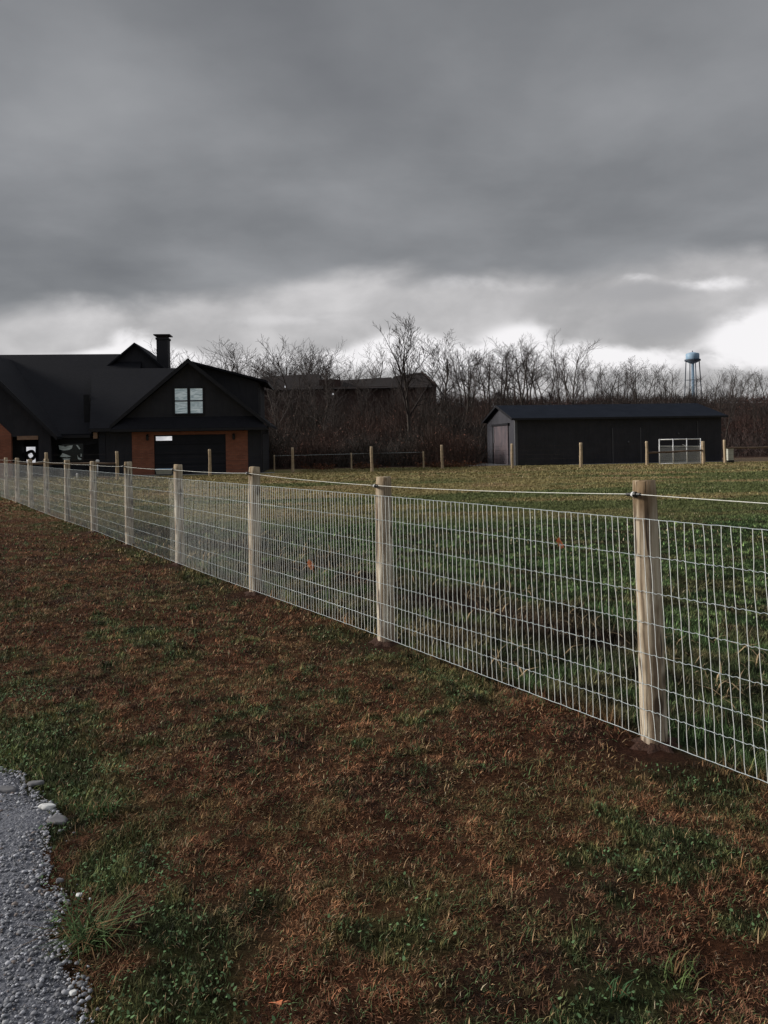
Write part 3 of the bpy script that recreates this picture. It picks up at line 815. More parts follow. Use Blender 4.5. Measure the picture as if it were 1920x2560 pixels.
# ------------------------------------------------------------------ black house
HO = (-14.6, 43.2, 0); HR = R(5)
house = empty('black_house', HO, HR, 'large black house with steep gables, red brick piers and a square chimney, at the left', 'house')
house2 = house
def H(mb, name, m, parent=house, smooth=False): return mb.build(name, m, parent, smooth)
# garage block walls (front plane y=0)
mb = MB()
mb.slab([(-1.2,0,.05),(.28,0,.05),(.28,0,2.75),(-1.2,0,2.75)], (0,.2,0))          # black wall left of brick
mb.slab([(6.78,0,.05),(7.55,0,.05),(7.55,0,2.75),(6.78,0,2.75)], (0,.2,0))
mb.slab([(7.55,.2,.05),(7.55,7,.05),(7.55,7,3.0),(7.55,.2,3.0)], (-.2,0,0))
mb.slab([(7.35,7,.05),(-1.2,7,.05),(-1.2,7,2.9),(7.35,7,2.9)], (0,-.2,0))
# gable wall
mb.slab([(-.62,.02,2.75),(7.7,.02,2.75),(7.7,.02,3.0),(3.53,.02,6.5),(-.62,.02,3.0)], (0,.2,0))
H(mb, 'wall', M['siding'])
mb = MB(); mb.box(.28,1.5,-.03,.18,.05,2.6); mb.box(1.503,5.527,-.03,.18,2.42,2.6); mb.box(5.53,6.78,-.03,.18,.05,2.6)
H(mb, 'brick_front', M['brick'])
# garage door with one pane at its top left, brightness painted in as emission
mb = MB(); mb.box(1.5,5.53,.06,.12,.16,2.42)
gd = H(mb, 'garage_door', M['door_panel'])
mb = MB(); 
for i in range(1,4): mb.box(1.5,5.53,.052,.062,.16+i*.565-.012,.16+i*.565+.012)
H(mb, 'panel_seam', M['void'], gd)
mb = MB(); mb.box(1.60,2.50,.035,.058,2.10,2.34); H(mb, 'door_window', M['glowpane'], gd)
mb = MB(); mb.box(1.54,2.56,.045,.057,2.04,2.10); mb.box(1.54,2.56,.045,.057,2.34,2.40); mb.box(1.54,1.60,.045,.057,2.1,2.34); mb.box(2.5,2.56,.045,.057,2.1,2.34); H(mb, 'window_frame', M['trim'], gd)
# wall lanterns and a round fitting on the brick
for x, z in ((1.16,2.28),(6.0,2.25)):
    mb = MB(); mb.lathe([(0,-.17),(.05,-.15),(.075,-.1),(.075,.08),(.1,.1),(.03,.17),(0,.19)], 10, (x,-.14,z)); mb.box(x-.03,x+.03,-.14,-.03,z+.1,z+.14); mb.box(x-.05,x+.05,-.05,-.03,z+.02,z+.2)
    H(mb, 'wall_lantern', M['blackplastic'])
mb = MB(); mb.lathe([(0,0),(.045,.0),(.05,.03),(.03,.05),(0,.055)], 12, (.82,-.07,1.08)); H(mb, 'water_tap', M['beam'])
# gable rakes, barge boards, roof with slope s
def roof_plane(name, pts, th=.14, m='roof', parent=house):
    mb = MB(); mb.slab(pts, (0,0,th)); return H(mb, name, M[m], parent)
pk = (3.53, 6.72); lx, lz = -.85, 2.84; rx, rz = 8.08, 2.78
roof_plane('roof', [(lx,-.35,lz),(pk[0],-.35,pk[1]-.14),(pk[0],7.3,pk[1]-.14),(lx,7.3,lz)])
roof_plane('roof', [(pk[0]+.002,-.35,pk[1]-.14),(rx,-.35,rz),(rx,7.3,rz),(pk[0]+.002,7.3,pk[1]-.14)])
mb = MB()
for x, z in ((lx, lz), (rx, rz)):
    mb.slab([(x,-.39,z-.06),(x,-.39,z+.16),(pk[0],-.39,pk[1]+.03),(pk[0],-.39,pk[1]-.24)], (0,.04,0))
H(mb, 'barge_board', M['trim'])
# pent roof under the gable
mb = MB(); mb.slab([(-.72,-.5,2.70),(7.92,-.5,2.70),(7.3,.01,3.36),(-.1,.01,3.36)], (0,.02,.09)); H(mb, 'pent_roof', M['roof'])
mb = MB(); mb.box(-.74,7.96,-.56,-.5,2.62,2.76); mb.box(-.7,7.9,-.5,-.002,2.62,2.66); H(mb, 'gutter', M['trim'])
mb = MB(); mb.tube([(7.98,-.5,2.64),(7.9,-.3,2.45),(7.62,-.06,2.4),(7.6,-.06,.3)], .04, 6); H(mb, 'downspout', M['trim'])
# shed dormer on the right slope
mb = MB()
mb.slab([(4.0,1.5,6.15),(7.33,1.5,3.4),(7.33,1.5,5.5),(4.0,1.5,6.55)], (0,.15,0))
mb.slab([(7.33,1.65,3.2),(7.33,6.6,3.2),(7.33,6.6,5.5),(7.33,1.65,5.5)], (-.15,0,0))
mb.slab([(4.0,6.45,6.0),(7.18,6.45,3.2),(7.18,6.45,5.5),(4.0,6.45,6.5)], (0,.15,0))
H(mb, 'dormer_wall', M['siding'])
roof_plane('dormer_roof', [(3.5,1.05,6.62),(7.85,1.05,5.45),(7.85,6.9,5.45),(3.5,6.9,6.62)], .13)
mb = MB(); mb.box(7.86,7.93,1.05,6.9,5.40,5.52); mb.tube([(7.88,1.3,5.42),(7.72,1.42,5.2),(7.42,1.44,5.14),(7.40,1.44,3.5)], .035, 6); H(mb, 'dormer_gutter', M['trim'])
# twin windows in the gable
for x0, x1 in ((2.68,3.44),(3.54,4.30)):
    z0, z1 = 3.64, 5.06; zm = (z0+z1)/2
    mb = MB(); mb.box(x0-.06,x1+.06,-.05,.03,z1,z1+.09); mb.box(x0-.06,x1+.06,-.05,.03,z0-.08,z0); mb.box(x0-.06,x0+.035,-.045,.03,z0,z1); mb.box(x1-.035,x1+.06,-.045,.03,z0,z1); mb.box(x0+.035,x1-.035,-.04,.02,zm-.035,zm+.035)
    w = H(mb, 'window', M['trim'])
    for a, b in ((z0, zm-.035), (zm+.035, z1)):
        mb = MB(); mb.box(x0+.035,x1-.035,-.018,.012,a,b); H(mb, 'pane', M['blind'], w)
# side wing with the eaves to the front
mb = MB(); mb.slab([(-1.95,-.35,2.72),(1.0,-.35,2.72),(3.5,4.0,6.52),(-3.0,4.0,6.52)], (0,0,.13)); mb.slab([(-3.0,4.003,6.52),(3.5,4.003,6.52),(3.5,8,3.0),(-3.0,8,3.0)], (0,0,.13)); H(mb, 'wing_roof', M['roof'])
mb = MB(); mb.box(-1.98,-.76,-.41,-.35,2.66,2.83); H(mb, 'wing_gutter', M['trim'])
mb = MB(); mb.slab([(-1.55,-.05,.05),(-1.2,-.05,.05),(-1.2,-.05,2.72),(-1.55,-.05,2.72)], (0,.2,0)); H(mb, 'corner_board', M['lap'])
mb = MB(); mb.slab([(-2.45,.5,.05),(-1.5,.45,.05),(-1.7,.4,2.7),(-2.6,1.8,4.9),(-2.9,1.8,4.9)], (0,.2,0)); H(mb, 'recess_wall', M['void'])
mb = MB(); mb.box(-1.82,-1.6,-.16,.3,2.28,2.62); H(mb, 'beam_end', M['beam'])
# main block: steep long roof
roof_plane('main_roof', [(-17,1.0-.35,2.42),(-2.15,.65,2.42),(-2.15,6.2,7.66),(-17,6.2,7.66)], .16)
roof_plane('main_roof', [(-17,6.203,7.66),(-.35,6.203,7.66),(-.35,11.6,2.42),(-17,11.6,2.42)], .16)
roof_plane('main_roof', [(-2.147,3.4,5.05),(-.35,3.4,5.05),(-.35,6.2,7.66),(-2.147,6.2,7.66)], .155)
mb = MB(); mb.slab([(-4.6,1.0,.05),(-1.9,1.0,.05),(-1.9,1.0,2.5),(-4.6,1.0,2.5)], (0,.2,0)); H(mb, 'main_wall', M['lap']); mb = MB(); mb.slab([(-.45,10,.05),(-.45,11.0,.05),(-.45,11.0,2.6),(-.45,10,3.7)], (-.2,0,0)); H(mb, 'side_wall', M['lap']); mb = MB(); mb.slab([(-.45,11.2,.05),(-17,11.2,.05),(-17,11.2,2.5),(-.45,11.2,2.5)], (0,-.2,0)); H(mb, 'main_wall', M['lap']); mb = MB(); mb.slab([(1.35,7.1,.05),(1.35,10,.05),(1.35,10,6.4),(1.35,7.1,6.4)], (-.2,0,0)); H(mb, 'side_wall', M['lap']); mb = MB(); mb.slab([(1.15,10,.05),(-3,10,.05),(-3,10,6.5),(-.74,10,8.36),(1.15,10,6.7)], (0,-.2,0)); H(mb, 'rear_gable_wall', M['lap'])
mb = MB(); mb.box(-4.2,-2.2,.58,.65,2.34,2.5); H(mb, 'main_gutter', M['trim'])
# front-left gable
gp = (-8.5, 7.3)
roof_plane('front_gable_roof', [(-3.72,-.4,2.28),(gp[0],-.4,gp[1]),(gp[0],7,gp[1]),(-3.72,7,2.28)], .15)
roof_plane('front_gable_roof', [(gp[0]-.002,-.4,gp[1]),(-13.3,-.4,2.28),(-13.3,7,2.28),(gp[0]-.002,7,gp[1])], .15)
mb = MB(); mb.slab([(-3.95,0,2.45),(gp[0],0,7.15),(-13.0,0,2.45)][::-1], (0,.2,0)); mb.box(-4.86,-4.2,0,.2,.05,2.45); mb.box(-13.0,-9.2,0,.2,.05,2.45); H(mb, 'gable_wall', M['siding'])
mb = MB()
for x in (-3.72, -13.3): mb.slab([(x,-.44,2.2),(x,-.44,2.44),(gp[0],-.44,gp[1]+.17),(gp[0],-.44,gp[1]-.1)], (0,.04,0))
H(mb, 'gable_barge_board', M['trim'])
mb = MB(); mb.slab([(-9.2,-.06,.05),(-6.32,-.06,.05),(-6.32,-.06,2.62),(-7.2,-.06,3.5),(-9.2,-.06,3.5)], (0,.18,0)); H(mb, 'brick_pier', M['brick'])
mb = MB(); mb.box(-6.0,-4.87,-.05,.16,2.27,2.49); H(mb, 'porch_beam', M['beam'])
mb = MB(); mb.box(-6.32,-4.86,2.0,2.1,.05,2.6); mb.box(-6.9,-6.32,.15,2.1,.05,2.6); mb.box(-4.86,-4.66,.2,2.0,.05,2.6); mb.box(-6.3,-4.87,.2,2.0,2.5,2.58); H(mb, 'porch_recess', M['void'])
# entrance door, its pane with painted-in glow, wreath
mb = MB(); mb.box(-6.28,-5.35,1.92,1.985,.15,2.25); dr = H(mb, 'entrance_door', M['door_panel'])
mb = MB(); mb.box(-6.22,-5.72,1.89,1.915,.88,1.88); H(mb, 'door_pane', M['glowpane'], dr)
import bmesh
mb = MB(); cx, cy, cz, R1, r1 = -5.95, 1.80, 1.38, .235, .095
for i in range(20):
    for j in range(8):
        a = 2*math.pi*i/20; b = 2*math.pi*j/8; rr = r1*(1+.18*math.sin(i*5.1+j*2.3))
        mb.v.append((cx+(R1+rr*math.cos(b))*math.cos(a), cy+rr*math.sin(b)*.8, cz+(R1+rr*math.cos(b))*math.sin(a)))
for i in range(20):
    for j in range(8): mb.f.append((i*8+j, i*8+(j+1)%8, ((i+1)%20)*8+(j+1)%8, ((i+1)%20)*8+j)); mb.m.append(0)
wr = H(mb, 'wreath', M['blackplastic'], None); wr.parent = None
wr.matrix_world = Matrix.Translation(Vector(HO)) @ Matrix.Rotation(HR, 4, 'Z')
tag(wr, 'round dark wreath hanging on the bright glass of the entrance door', 'wreath')
# window with swagged curtains
mb = MB(); mb.box(-4.2,-2.65,.95,1.04,.95,2.05); w = H(mb, 'window', M['trim'])
mb = MB(); mb.box(-4.14,-2.71,.93,.948,1.0,2.0); H(mb, 'pane', M['darkglass'], w)
def swag(pts): 
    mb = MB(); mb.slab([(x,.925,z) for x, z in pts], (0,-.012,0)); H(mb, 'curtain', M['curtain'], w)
swag([(-4.06,1.93),(-3.82,1.90),(-3.7,1.84),(-3.55,1.9),(-3.28,1.93),(-3.34,1.74),(-3.5,1.66),(-3.8,1.64),(-4.02,1.70)])
swag([(-4.0,1.28),(-3.86,1.48),(-3.62,1.40),(-3.38,1.28),(-3.6,1.24)]); swag([(-3.86,1.18),(-3.42,1.18),(-3.5,1.06),(-3.72,1.04)])
swag([(-3.1,1.95),(-3.0,1.93),(-2.86,1.72),(-2.92,1.68)]); swag([(-3.04,1.36),(-2.96,1.22),(-2.80,1.14),(-2.84,1.06),(-3.0,1.12)]); swag([(-2.84,1.44),(-2.79,1.42),(-2.78,1.26),(-2.86,1.26)])
# rear gable and chimney
mb = MB(); mb.slab([(-2.95,5.6,6.3),(1.4,5.6,6.3),(1.4,5.6,6.5),(-.74,5.6,8.36),(-2.95,5.6,6.5)], (0,.2,0)); H(mb, 'rear_gable_wall', M['siding'])
roof_plane('rear_gable_roof', [(-3.2,5.3,6.22),(-.74,5.3,8.3),(-.74,10,8.3),(-3.2,10,6.22)], .14)
roof_plane('rear_gable_roof', [(-.737,5.3,8.3),(1.65,5.3,6.22),(1.65,10,6.22),(-.737,10,8.3)], .14)
mb = MB(); mb.box(.5,1.22,6.0,6.8,5.6,8.82); mb.box(.45,1.27,5.95,6.85,8.72,8.84); ch = H(mb, 'chimney', M['siding'])
mb = MB(); mb.box(.34,1.38,5.86,6.94,8.98,9.05)
for x in (.55,1.12):
    for y in (6.05,6.7): mb.box(x,x+.05,y,y+.05,8.84,8.98)
H(mb, 'chimney_cap', M['trim'], ch)
# apron and driveway
def sheet(name, pts, z, m):
    mb = MB(); mb.slab([(x, y, z-.1) for x, y in pts], (0,0,.1)); o = mb.build(name, M[m]); return tag(o, kind='structure')
def hl(x, y): c, s = math.cos(HR), math.sin(HR); return HO[0]+x*c-y*s, HO[1]+x*s+y*c
sheet('driveway', [hl(-14,-3.9), hl(.1,-2.6), hl(.1,-.55), hl(-14,-.55)], .162, 'asphalt')
sheet('concrete_apron', [hl(.1,-1.3), hl(8.3,-.7), hl(8.3,-.07), hl(.1,-.07)], .168, 'concrete')
def low(u, v, D): x, y, z = pix(u, v, D); return x, y
x, y = low(412, 1185, 42.4); e = empty('storage_bin', (x, y, .168), HR, 'low pale blue grey bin at the foot of the garage door', 'bin')
mb = MB(); mb.slab([(-.42,-.2,.06),(.36,-.2,.06),(.42,-.24,.30),(-.46,-.24,.30)], (0,.45,0)); mb.build('body', M['utility'], e)
mb = MB(); mb.slab([(-.5,-.28,.302),(.46,-.28,.302),(.38,-.22,.36),(-.42,-.22,.36)], (0,.52,0)); mb.build('lid', M['towerblue'], e)
x, y = low(193, 1190, 39.6); o = MB(); o.tube([(0,0,-.05),(0,0,.26),(0,0,.28)], [.05,.048,.03], 12); o.tube([(0,0,.2),(0,0,.23)], .065, 12)
o = o.build('white_stake', M['whiteplastic'], None, True); o.location = (x, y, .16); tag(o, 'short white stake standing in the lawn before the dark house window', 'stake')
x, y = low(259, 1194, 39.3); o = MB(); o.slab([(-.24,-.1,0),(.24,-.12,0),(.26,.1,0),(-.22,.12,0)], (0,0,.09))
o = o.build('stepping_stone', M['beam']); o.location = (x, y, .15); tag(o, 'pale flat slab lying in the lawn left of the garage brick', 'stone slab')
x, y, _ = pix(244, 1162, 42.0); o = MB(); o.lathe([(0,-.11),(.07,-.09),(.105,-.03),(.11,.03),(.075,.09),(0,.115)], 14); o.box(-.03,.03,-.03,.03,-.85,-.1)
o = o.build('path_light', M['whiteplastic'], None, True); o.location = (x, y, 1.0); tag(o, 'white ball light on a low stem by the dark corner of the house', 'path light')

# ------------------------------------------------------------------ black barn
BO = (8.49, 49.0, .12); BR = R(7)
barn = empty('black_barn', BO, BR, 'long low black metal barn with a blue black roof and lighter lit gable end', 'barn')
BL, BW, EZ, PZ = 14.15, 7.0, 3.05, 3.98
def B(mb, name, m, parent=barn): return mb.build(name, M[m], parent)
mb = MB(); mb.slab([(0,0,-.3),(BL,0,-.3),(BL,0,EZ),(0,0,EZ)], (0,.1,0)); mb.slab([(0,BW,-.3),(BL,BW,-.3),(BL,BW,EZ),(0,BW,EZ)][::-1], (0,-.1,0))
mb.slab([(BL,.1,-.3),(BL,BW-.1,-.3),(BL,BW-.1,EZ),(BL,BW/2,PZ),(BL,.1,EZ)], (-.1,0,0)); B(mb, 'wall', 'barn_wall')
mb = MB(); mb.slab([(-.02,-.02,-.3),(-.02,BW+.02,-.3),(-.02,BW+.02,EZ),(-.02,BW/2,PZ),(-.02,-.02,EZ)][::-1], (.12,0,0)); B(mb, 'gable_end', 'barn_end')
for y0 in (-.32, BW+.32):
    mb = MB(); zz = EZ-.06; mb.slab([(-.3,y0,zz),(BL+.3,y0,zz),(BL+.3,BW/2+(.0015 if y0 > 0 else -.0015),PZ+.04),(-.3,BW/2+(.0015 if y0 > 0 else -.0015),PZ+.04)], (0,0,.08)); B(mb, 'roof', 'metal_roof')
mb = MB(); mb.slab([(-.34,-.34,EZ-.12),(-.34,BW/2,PZ-.02),(-.34,BW/2,PZ+.13),(-.34,-.34,EZ+.03)], (.036,0,0)); mb.slab([(-.34,BW+.34,EZ-.12),(-.34,BW/2,PZ-.02),(-.34,BW/2,PZ+.13),(-.34,BW+.34,EZ+.03)], (.036,0,0))
mb.box(-.3,BL+.3,-.345,-.322,EZ-.1,EZ+.025); B(mb, 'fascia', 'trim')
mb = MB(); mb.box(-.05,-.0,-.05,.13,0,EZ-.1); mb.box(-.002,.12,-.05,-.001,0,EZ-.1); B(mb, 'corner_trim', 'trimgrey')
# sliding door in the gable end
mb = MB(); mb.box(-.10,-.022,1.45,4.95,.05,2.66); dr = B(mb, 'sliding_door', 'barn_door')
mb = MB(); mb.box(-.16,-.021,1.2,5.35,2.68,2.82); mb.box(-.13,-.021,4.97,5.25,.0,2.68); B(mb, 'door_track', 'trim')
mb = MB(); mb.box(-.135,-.102,4.78,4.9,1.5,2.6); B(mb, 'door_stile', 'trimgrey', dr)
# door trims and small lamps on the long wall
for x0, x1, zt in ((6.51,6.56,2.36),(8.44,8.49,2.36),(12.43,12.47,2.75)):
    mb = MB(); mb.box(x0,x1,-.045,-.001,.0,zt); B(mb, 'door_edge_trim', 'trimgrey')
mb = MB(); mb.box(6.56,8.44,-.03,-.001,.02,2.36); B(mb, 'side_door', 'barn_wall')
for x, z in ((7.6,1.43),(11.08,1.93)):
    mb = MB(); mb.lathe([(0,-.05),(.055,-.04),(.06,.02),(.03,.06),(0,.065)], 10, (x,-.08,z)); mb.box(x-.02,x+.02,-.06,-.001,z,z+.05); B(mb, 'wall_lamp', 'trimgrey')
def bl(x, y): c, s = math.cos(BR), math.sin(BR); return BO[0]+x*c-y*s, BO[1]+x*s+y*c
sheet('barn_apron', [bl(-4.5,2.2), bl(-.05,1.0), bl(-.05,6), bl(-4.5,6)], .165, 'concrete')
sheet('barn_footing_strip', [bl(3.4,-.75), bl(15,-.65), bl(15,-.06), bl(3.4,-.06)], .163, 'concrete')

# ------------------------------------------------------------------ long brown house half hidden by the thicket
DB = 84.
bx = lambda u: (u-960+3)/f*DB
bh = empty('brown_house', (0, DB, 0), 0, 'long brown house with a stepped roof line, half hidden behind the bare thicket', 'house')
mb = MB(); mb.box(bx(640), bx(1090), 0, 8, 0, 8.1); mb.slab([(bx(1095),0,8.1),(bx(1060),4,10.1),(bx(1095),8,8.1)], (-.2,0,0)); mb.build('wall', M['brownwall'], bh)
def zat(u, v): return CAMH - (v-1112 + (u-960)*RL)/f*DB
def rf(name, us, back=8.4):
    # front slope: eave line low, ridge line at the given pixels turned into real heights at the ridge distance
    mb = MB(); k = (DB+4)/DB
    top = [(bx(u)*k, 4, CAMH+(zat(u, v)-CAMH)*k) for u, v in us]
    x0, x1 = top[0][0]-.8, top[-1][0]+.8
    mb.slab([(x0,-.5,7.9)] + [(x1,-.5,7.9)] + top[::-1], (0,.01,-.12)); mb.slab([(x0,8.5,7.9)] + [(x1,8.5,7.9)] + top[::-1], (0,-.01,-.12))
    return mb.build(name, M['brownroof'], bh)
rf('roof', [(655,942),(798,934)]); rf('roof', [(846,951),(978,943)]); rf('roof', [(984,941),(1058,930)])
mb = MB(); mb.box(bx(797), bx(850), .5, 7, 8.0, 9.0); mb.build('dormer', M['brownwall'], bh)
for u, v in ((713,967),(831,985)):
    mb = MB(); x = bx(u); z = zat(u, v); mb.box(x-.09,x+.09,-.05,.02,z-.1,z+.1); mb.build('bright_spot', M['glowpane'], bh)  # small bright spots set on the wall as glowing panes

# ------------------------------------------------------------------ bare trees
def grow(seed, Ht, spread=.35, trunk_r=.16, fork=.35, dens=1., levels=4, upr=.35, minr=.013, wob=.10, limb=(.28,.5)):
    r = random.Random(seed); TR = MB(); CR = MB()
    def branch(p, d, L, rad, lev):
        n = max(3, int(L/.55)) if lev < 2 else 3
        n = min(n, 12); pts = [p.copy()]; rd = [rad]; q = p.copy(); dd = d.copy(); end = max(minr*.7, rad*(.28 if lev == 0 else .35))
        for i in range(n):
            wb_ = wob*(.45 if lev == 0 else 1.); dd = dd + Vector((r.gauss(0, wb_), r.gauss(0, wb_), r.gauss(0, wob*.5) + upr*.10*(lev > 0)))
            dd.normalize(); q = q + dd*(L/n); pts.append(q.copy()); rd.append(rad + (end-rad)*((i+1)/n)**.8)
        (TR if lev == 0 else CR).tube(pts, rd, 7 if lev == 0 else (5 if lev == 1 else 3), cap=False)
        if lev >= levels: return
        cnt = {0: int(8*dens+Ht*.3), 1: int(6*dens+.5), 2: 5, 3: 2}[lev]
        for c in range(cnt):
            t = (fork + (1-fork)*(c+r.random())/cnt) if lev == 0 else (.15 + .85*(c+r.random())/cnt)
            t = min(t, .995); ii = min(int(t*n), n-1); ft = t*n-ii
            bp = pts[ii].lerp(pts[ii+1], ft); br = rd[ii]*(1-ft)+rd[ii+1]*ft
            ax = (pts[ii+1]-pts[ii]).normalized()
            az = r.random()*6.283; perp = Vector((math.cos(az), math.sin(az), 0)); perp = (perp - ax*perp.dot(ax)).normalized()
            ang = r.uniform(.4, 1.0) if lev else r.uniform(spread*.8, spread*2.0)
            nd = (ax*math.cos(ang) + perp*math.sin(ang)); nd.z += upr*.5; nd.normalize()
            if lev == 0: l2 = L*r.uniform(*limb)*(1.15-.55*t)
            else: l2 = L*r.uniform(.35, .65)*(1.1-.4*t)
            branch(bp, nd, l2, max(minr, br*r.uniform(.45, .7)), lev+1)
    branch(Vector((0,0,-.2)), Vector((r.gauss(0,.04), r.gauss(0,.04), 1)).normalized(), Ht, trunk_r, 0)
    return TR, CR
def tree_proto(seed, Ht, name='bare_tree', twig='twig', **kw):
    TR, CR = grow(seed, Ht, **kw)
    top_ = sorted(v[2] for v in CR.v)[-30]; kk = Ht/top_
    for q_ in (TR, CR): q_.v = [(v[0]*kk**.5, v[1]*kk**.5, v[2]*kk) for v in q_.v]
    e = empty(name, (0,0,0)); TR.build('trunk', M['bark'], e, True); CR.build('crown', M[twig], e)
    return e
protos = []
for i, (H0, kw) in enumerate(((9, dict(spread=.45, trunk_r=.13, fork=.3, limb=(.35,.6))), (10, dict(spread=.33, trunk_r=.12, fork=.25, upr=.4)), (9, dict(spread=.6, trunk_r=.16, fork=.35, limb=(.4,.65))),
        (10, dict(spread=.22, trunk_r=.09, fork=.35, upr=.6, dens=.8)), (9, dict(spread=.5, trunk_r=.14, fork=.2, dens=1.1, wob=.16, limb=(.35,.6))), (8, dict(spread=.3, trunk_r=.09, fork=.2, upr=.5)),
        (9.5, dict(spread=.45, trunk_r=.12, fork=.4, wob=.14)), (9, dict(spread=.25, trunk_r=.1, fork=.3, upr=.45, wob=.13)))):
    protos.append((H0, tree_proto(200+i, H0, twig='twig' if i % 2 else 'twig_dark', minr=.011, levels=3, **kw)))
used = set()
def place_tree(u, vtop, D, label, group, pi=None, rnd=random):
    pi = rnd.randrange(len(protos)) if pi is None else pi
    H0, p = protos[pi]; o = p if pi not in used else copy_tree(p); used.add(pi)
    x, y, ztop = pix(u, vtop, D); z = tz(x, y); s = max(.35, (ztop - z)/(H0*1.0))
    o.location = (x, y, z); o.rotation_euler = (rnd.uniform(-.05,.05), rnd.uniform(-.05,.05), rnd.random()*6.28)
    w = s*rnd.uniform(.95, 1.35); w = min(w, 1.7); o.scale = (w, w, s); return tag(o, label, 'tree', group)
prof = [(300,900),(400,880),(430,868),(470,850),(520,866),(560,872),(610,870),(650,862),(700,858),(740,850),(790,862),(830,856),(870,880),(900,880),(930,855),(980,868),(1060,880),(1130,872),(1160,868),(1200,880),(1240,870),(1290,846),(1320,842),(1350,880),(1400,880),(1450,880),(1490,905),(1530,898),(1560,895),(1590,893),(1640,905),(1700,922),(1760,930),(1800,915),(1840,912),(1870,925),(1920,928),(2050,920),(2200,925)]
def top(u):
    for (a, b), (c, d) in zip(prof, prof[1:]):
        if a <= u <= c: return b + (d-b)*(u-a)/(c-a)
    return 900
tr = random.Random(5)
seg = [(385,665,12,'leafless tree in the row rising behind the roof of the black house','bare trees behind the black house',(88,104)),
       (668,880,15,'leafless tree in the row behind the left half of the brown house','bare trees behind the brown house',(96,112)),
       (1135,1350,20,'thin leafless tree in the dense stand between the brown house and the barn','bare trees between brown house and barn',(84,104)),
       (1350,1700,25,'leafless tree on the wooded rise above the barn roof','bare trees on the rise above the barn',(92,112)),
       (1765,2000,17,'low rounded leafless tree on the rise right of the water tower','bare trees right of the water tower',(96,114)),
       (-260,380,12,'leafless tree far behind the left part of the black house, tips only','bare trees hidden behind the black house',(96,108))]
for a, b, n, lab, grp, (d0, d1) in seg[:5]:
    for i in range(n):
        u = a + (b-a)*(i+tr.random())/n
        if 1712 < u < 1756: continue
        place_tree(u, top(u)+tr.uniform(-6, 26), tr.uniform(d0, d1), lab, grp, None, tr)
for i in range(13):
    u = 672 + 33*i + tr.uniform(-9, 9)
    place_tree(u, tr.uniform(885, 960), tr.uniform(58, 80), 'slim bare tree in the thicket in front of the brown house', 'bare trees in front of the brown house', None, tr)
for i in range(14):
    u = 1120 + 58*i + tr.uniform(-15, 15)
    place_tree(u, tr.uniform(930, 985), tr.uniform(68, 84), 'small bare tree on the near slope of the wooded rise, its tip against the skyline', 'small bare trees on the wooded slope', None, tr)
for u, v, D, pi, lab in ((1392,826,80,3,'tallest thin upright tree above the barn roof, left one of a close pair'), (1424,852,79,7,'upright bare tree beside the tallest one above the barn, right one of the pair'),
                         (742,848,74,6,'dark bent bare tree above the gap in the brown house roof'), (560,850,82,4,'bushy dark bare tree nearest the dormer roof of the black house'),
                         (1305,838,82,0,'broad many stemmed bare tree between the brown house and the tall pair'), (926,850,88,1,'slim bare tree just left of the largest tree, behind the brown house roof'),
                         (800,905,60,5,'small bare tree before the left part of the brown house'), (1165,872,76,2,'bare tree right of the forked tree with low arching limbs'),
                         (690,900,58,7,'thin bare tree rising close to the right wall of the black house'), (1586,893,84,4,'round crowned bare tree above the middle of the barn')):
    place_tree(u, v, D, lab, 'single bare trees that stand out of the wood', pi, tr)
# the two big trees
def big(u, vbase, vtop, D, seed, label, **kw):
    x, y, zt = pix(u, vtop, D); z = tz(x, y); e = tree_proto(seed, zt-z, twig='twig_dark', **kw)
    e.location = (x, y, z); return tag(e, label, 'tree')
big(1018, 1118, 799, 57, 331, 'largest bare tree, its thick trunk forking high above the brown thicket', spread=.42, trunk_r=.24, fork=.40, upr=.5, dens=1.05, levels=4, minr=.014, wob=.07, limb=(.5,.72))
big(1100, 1100, 822, 70, 345, 'second largest bare tree, right of the largest, with crooked spreading limbs', spread=.5, trunk_r=.2, fork=.38, upr=.3, dens=1.1, levels=4, minr=.014, wob=.15, limb=(.45,.62))

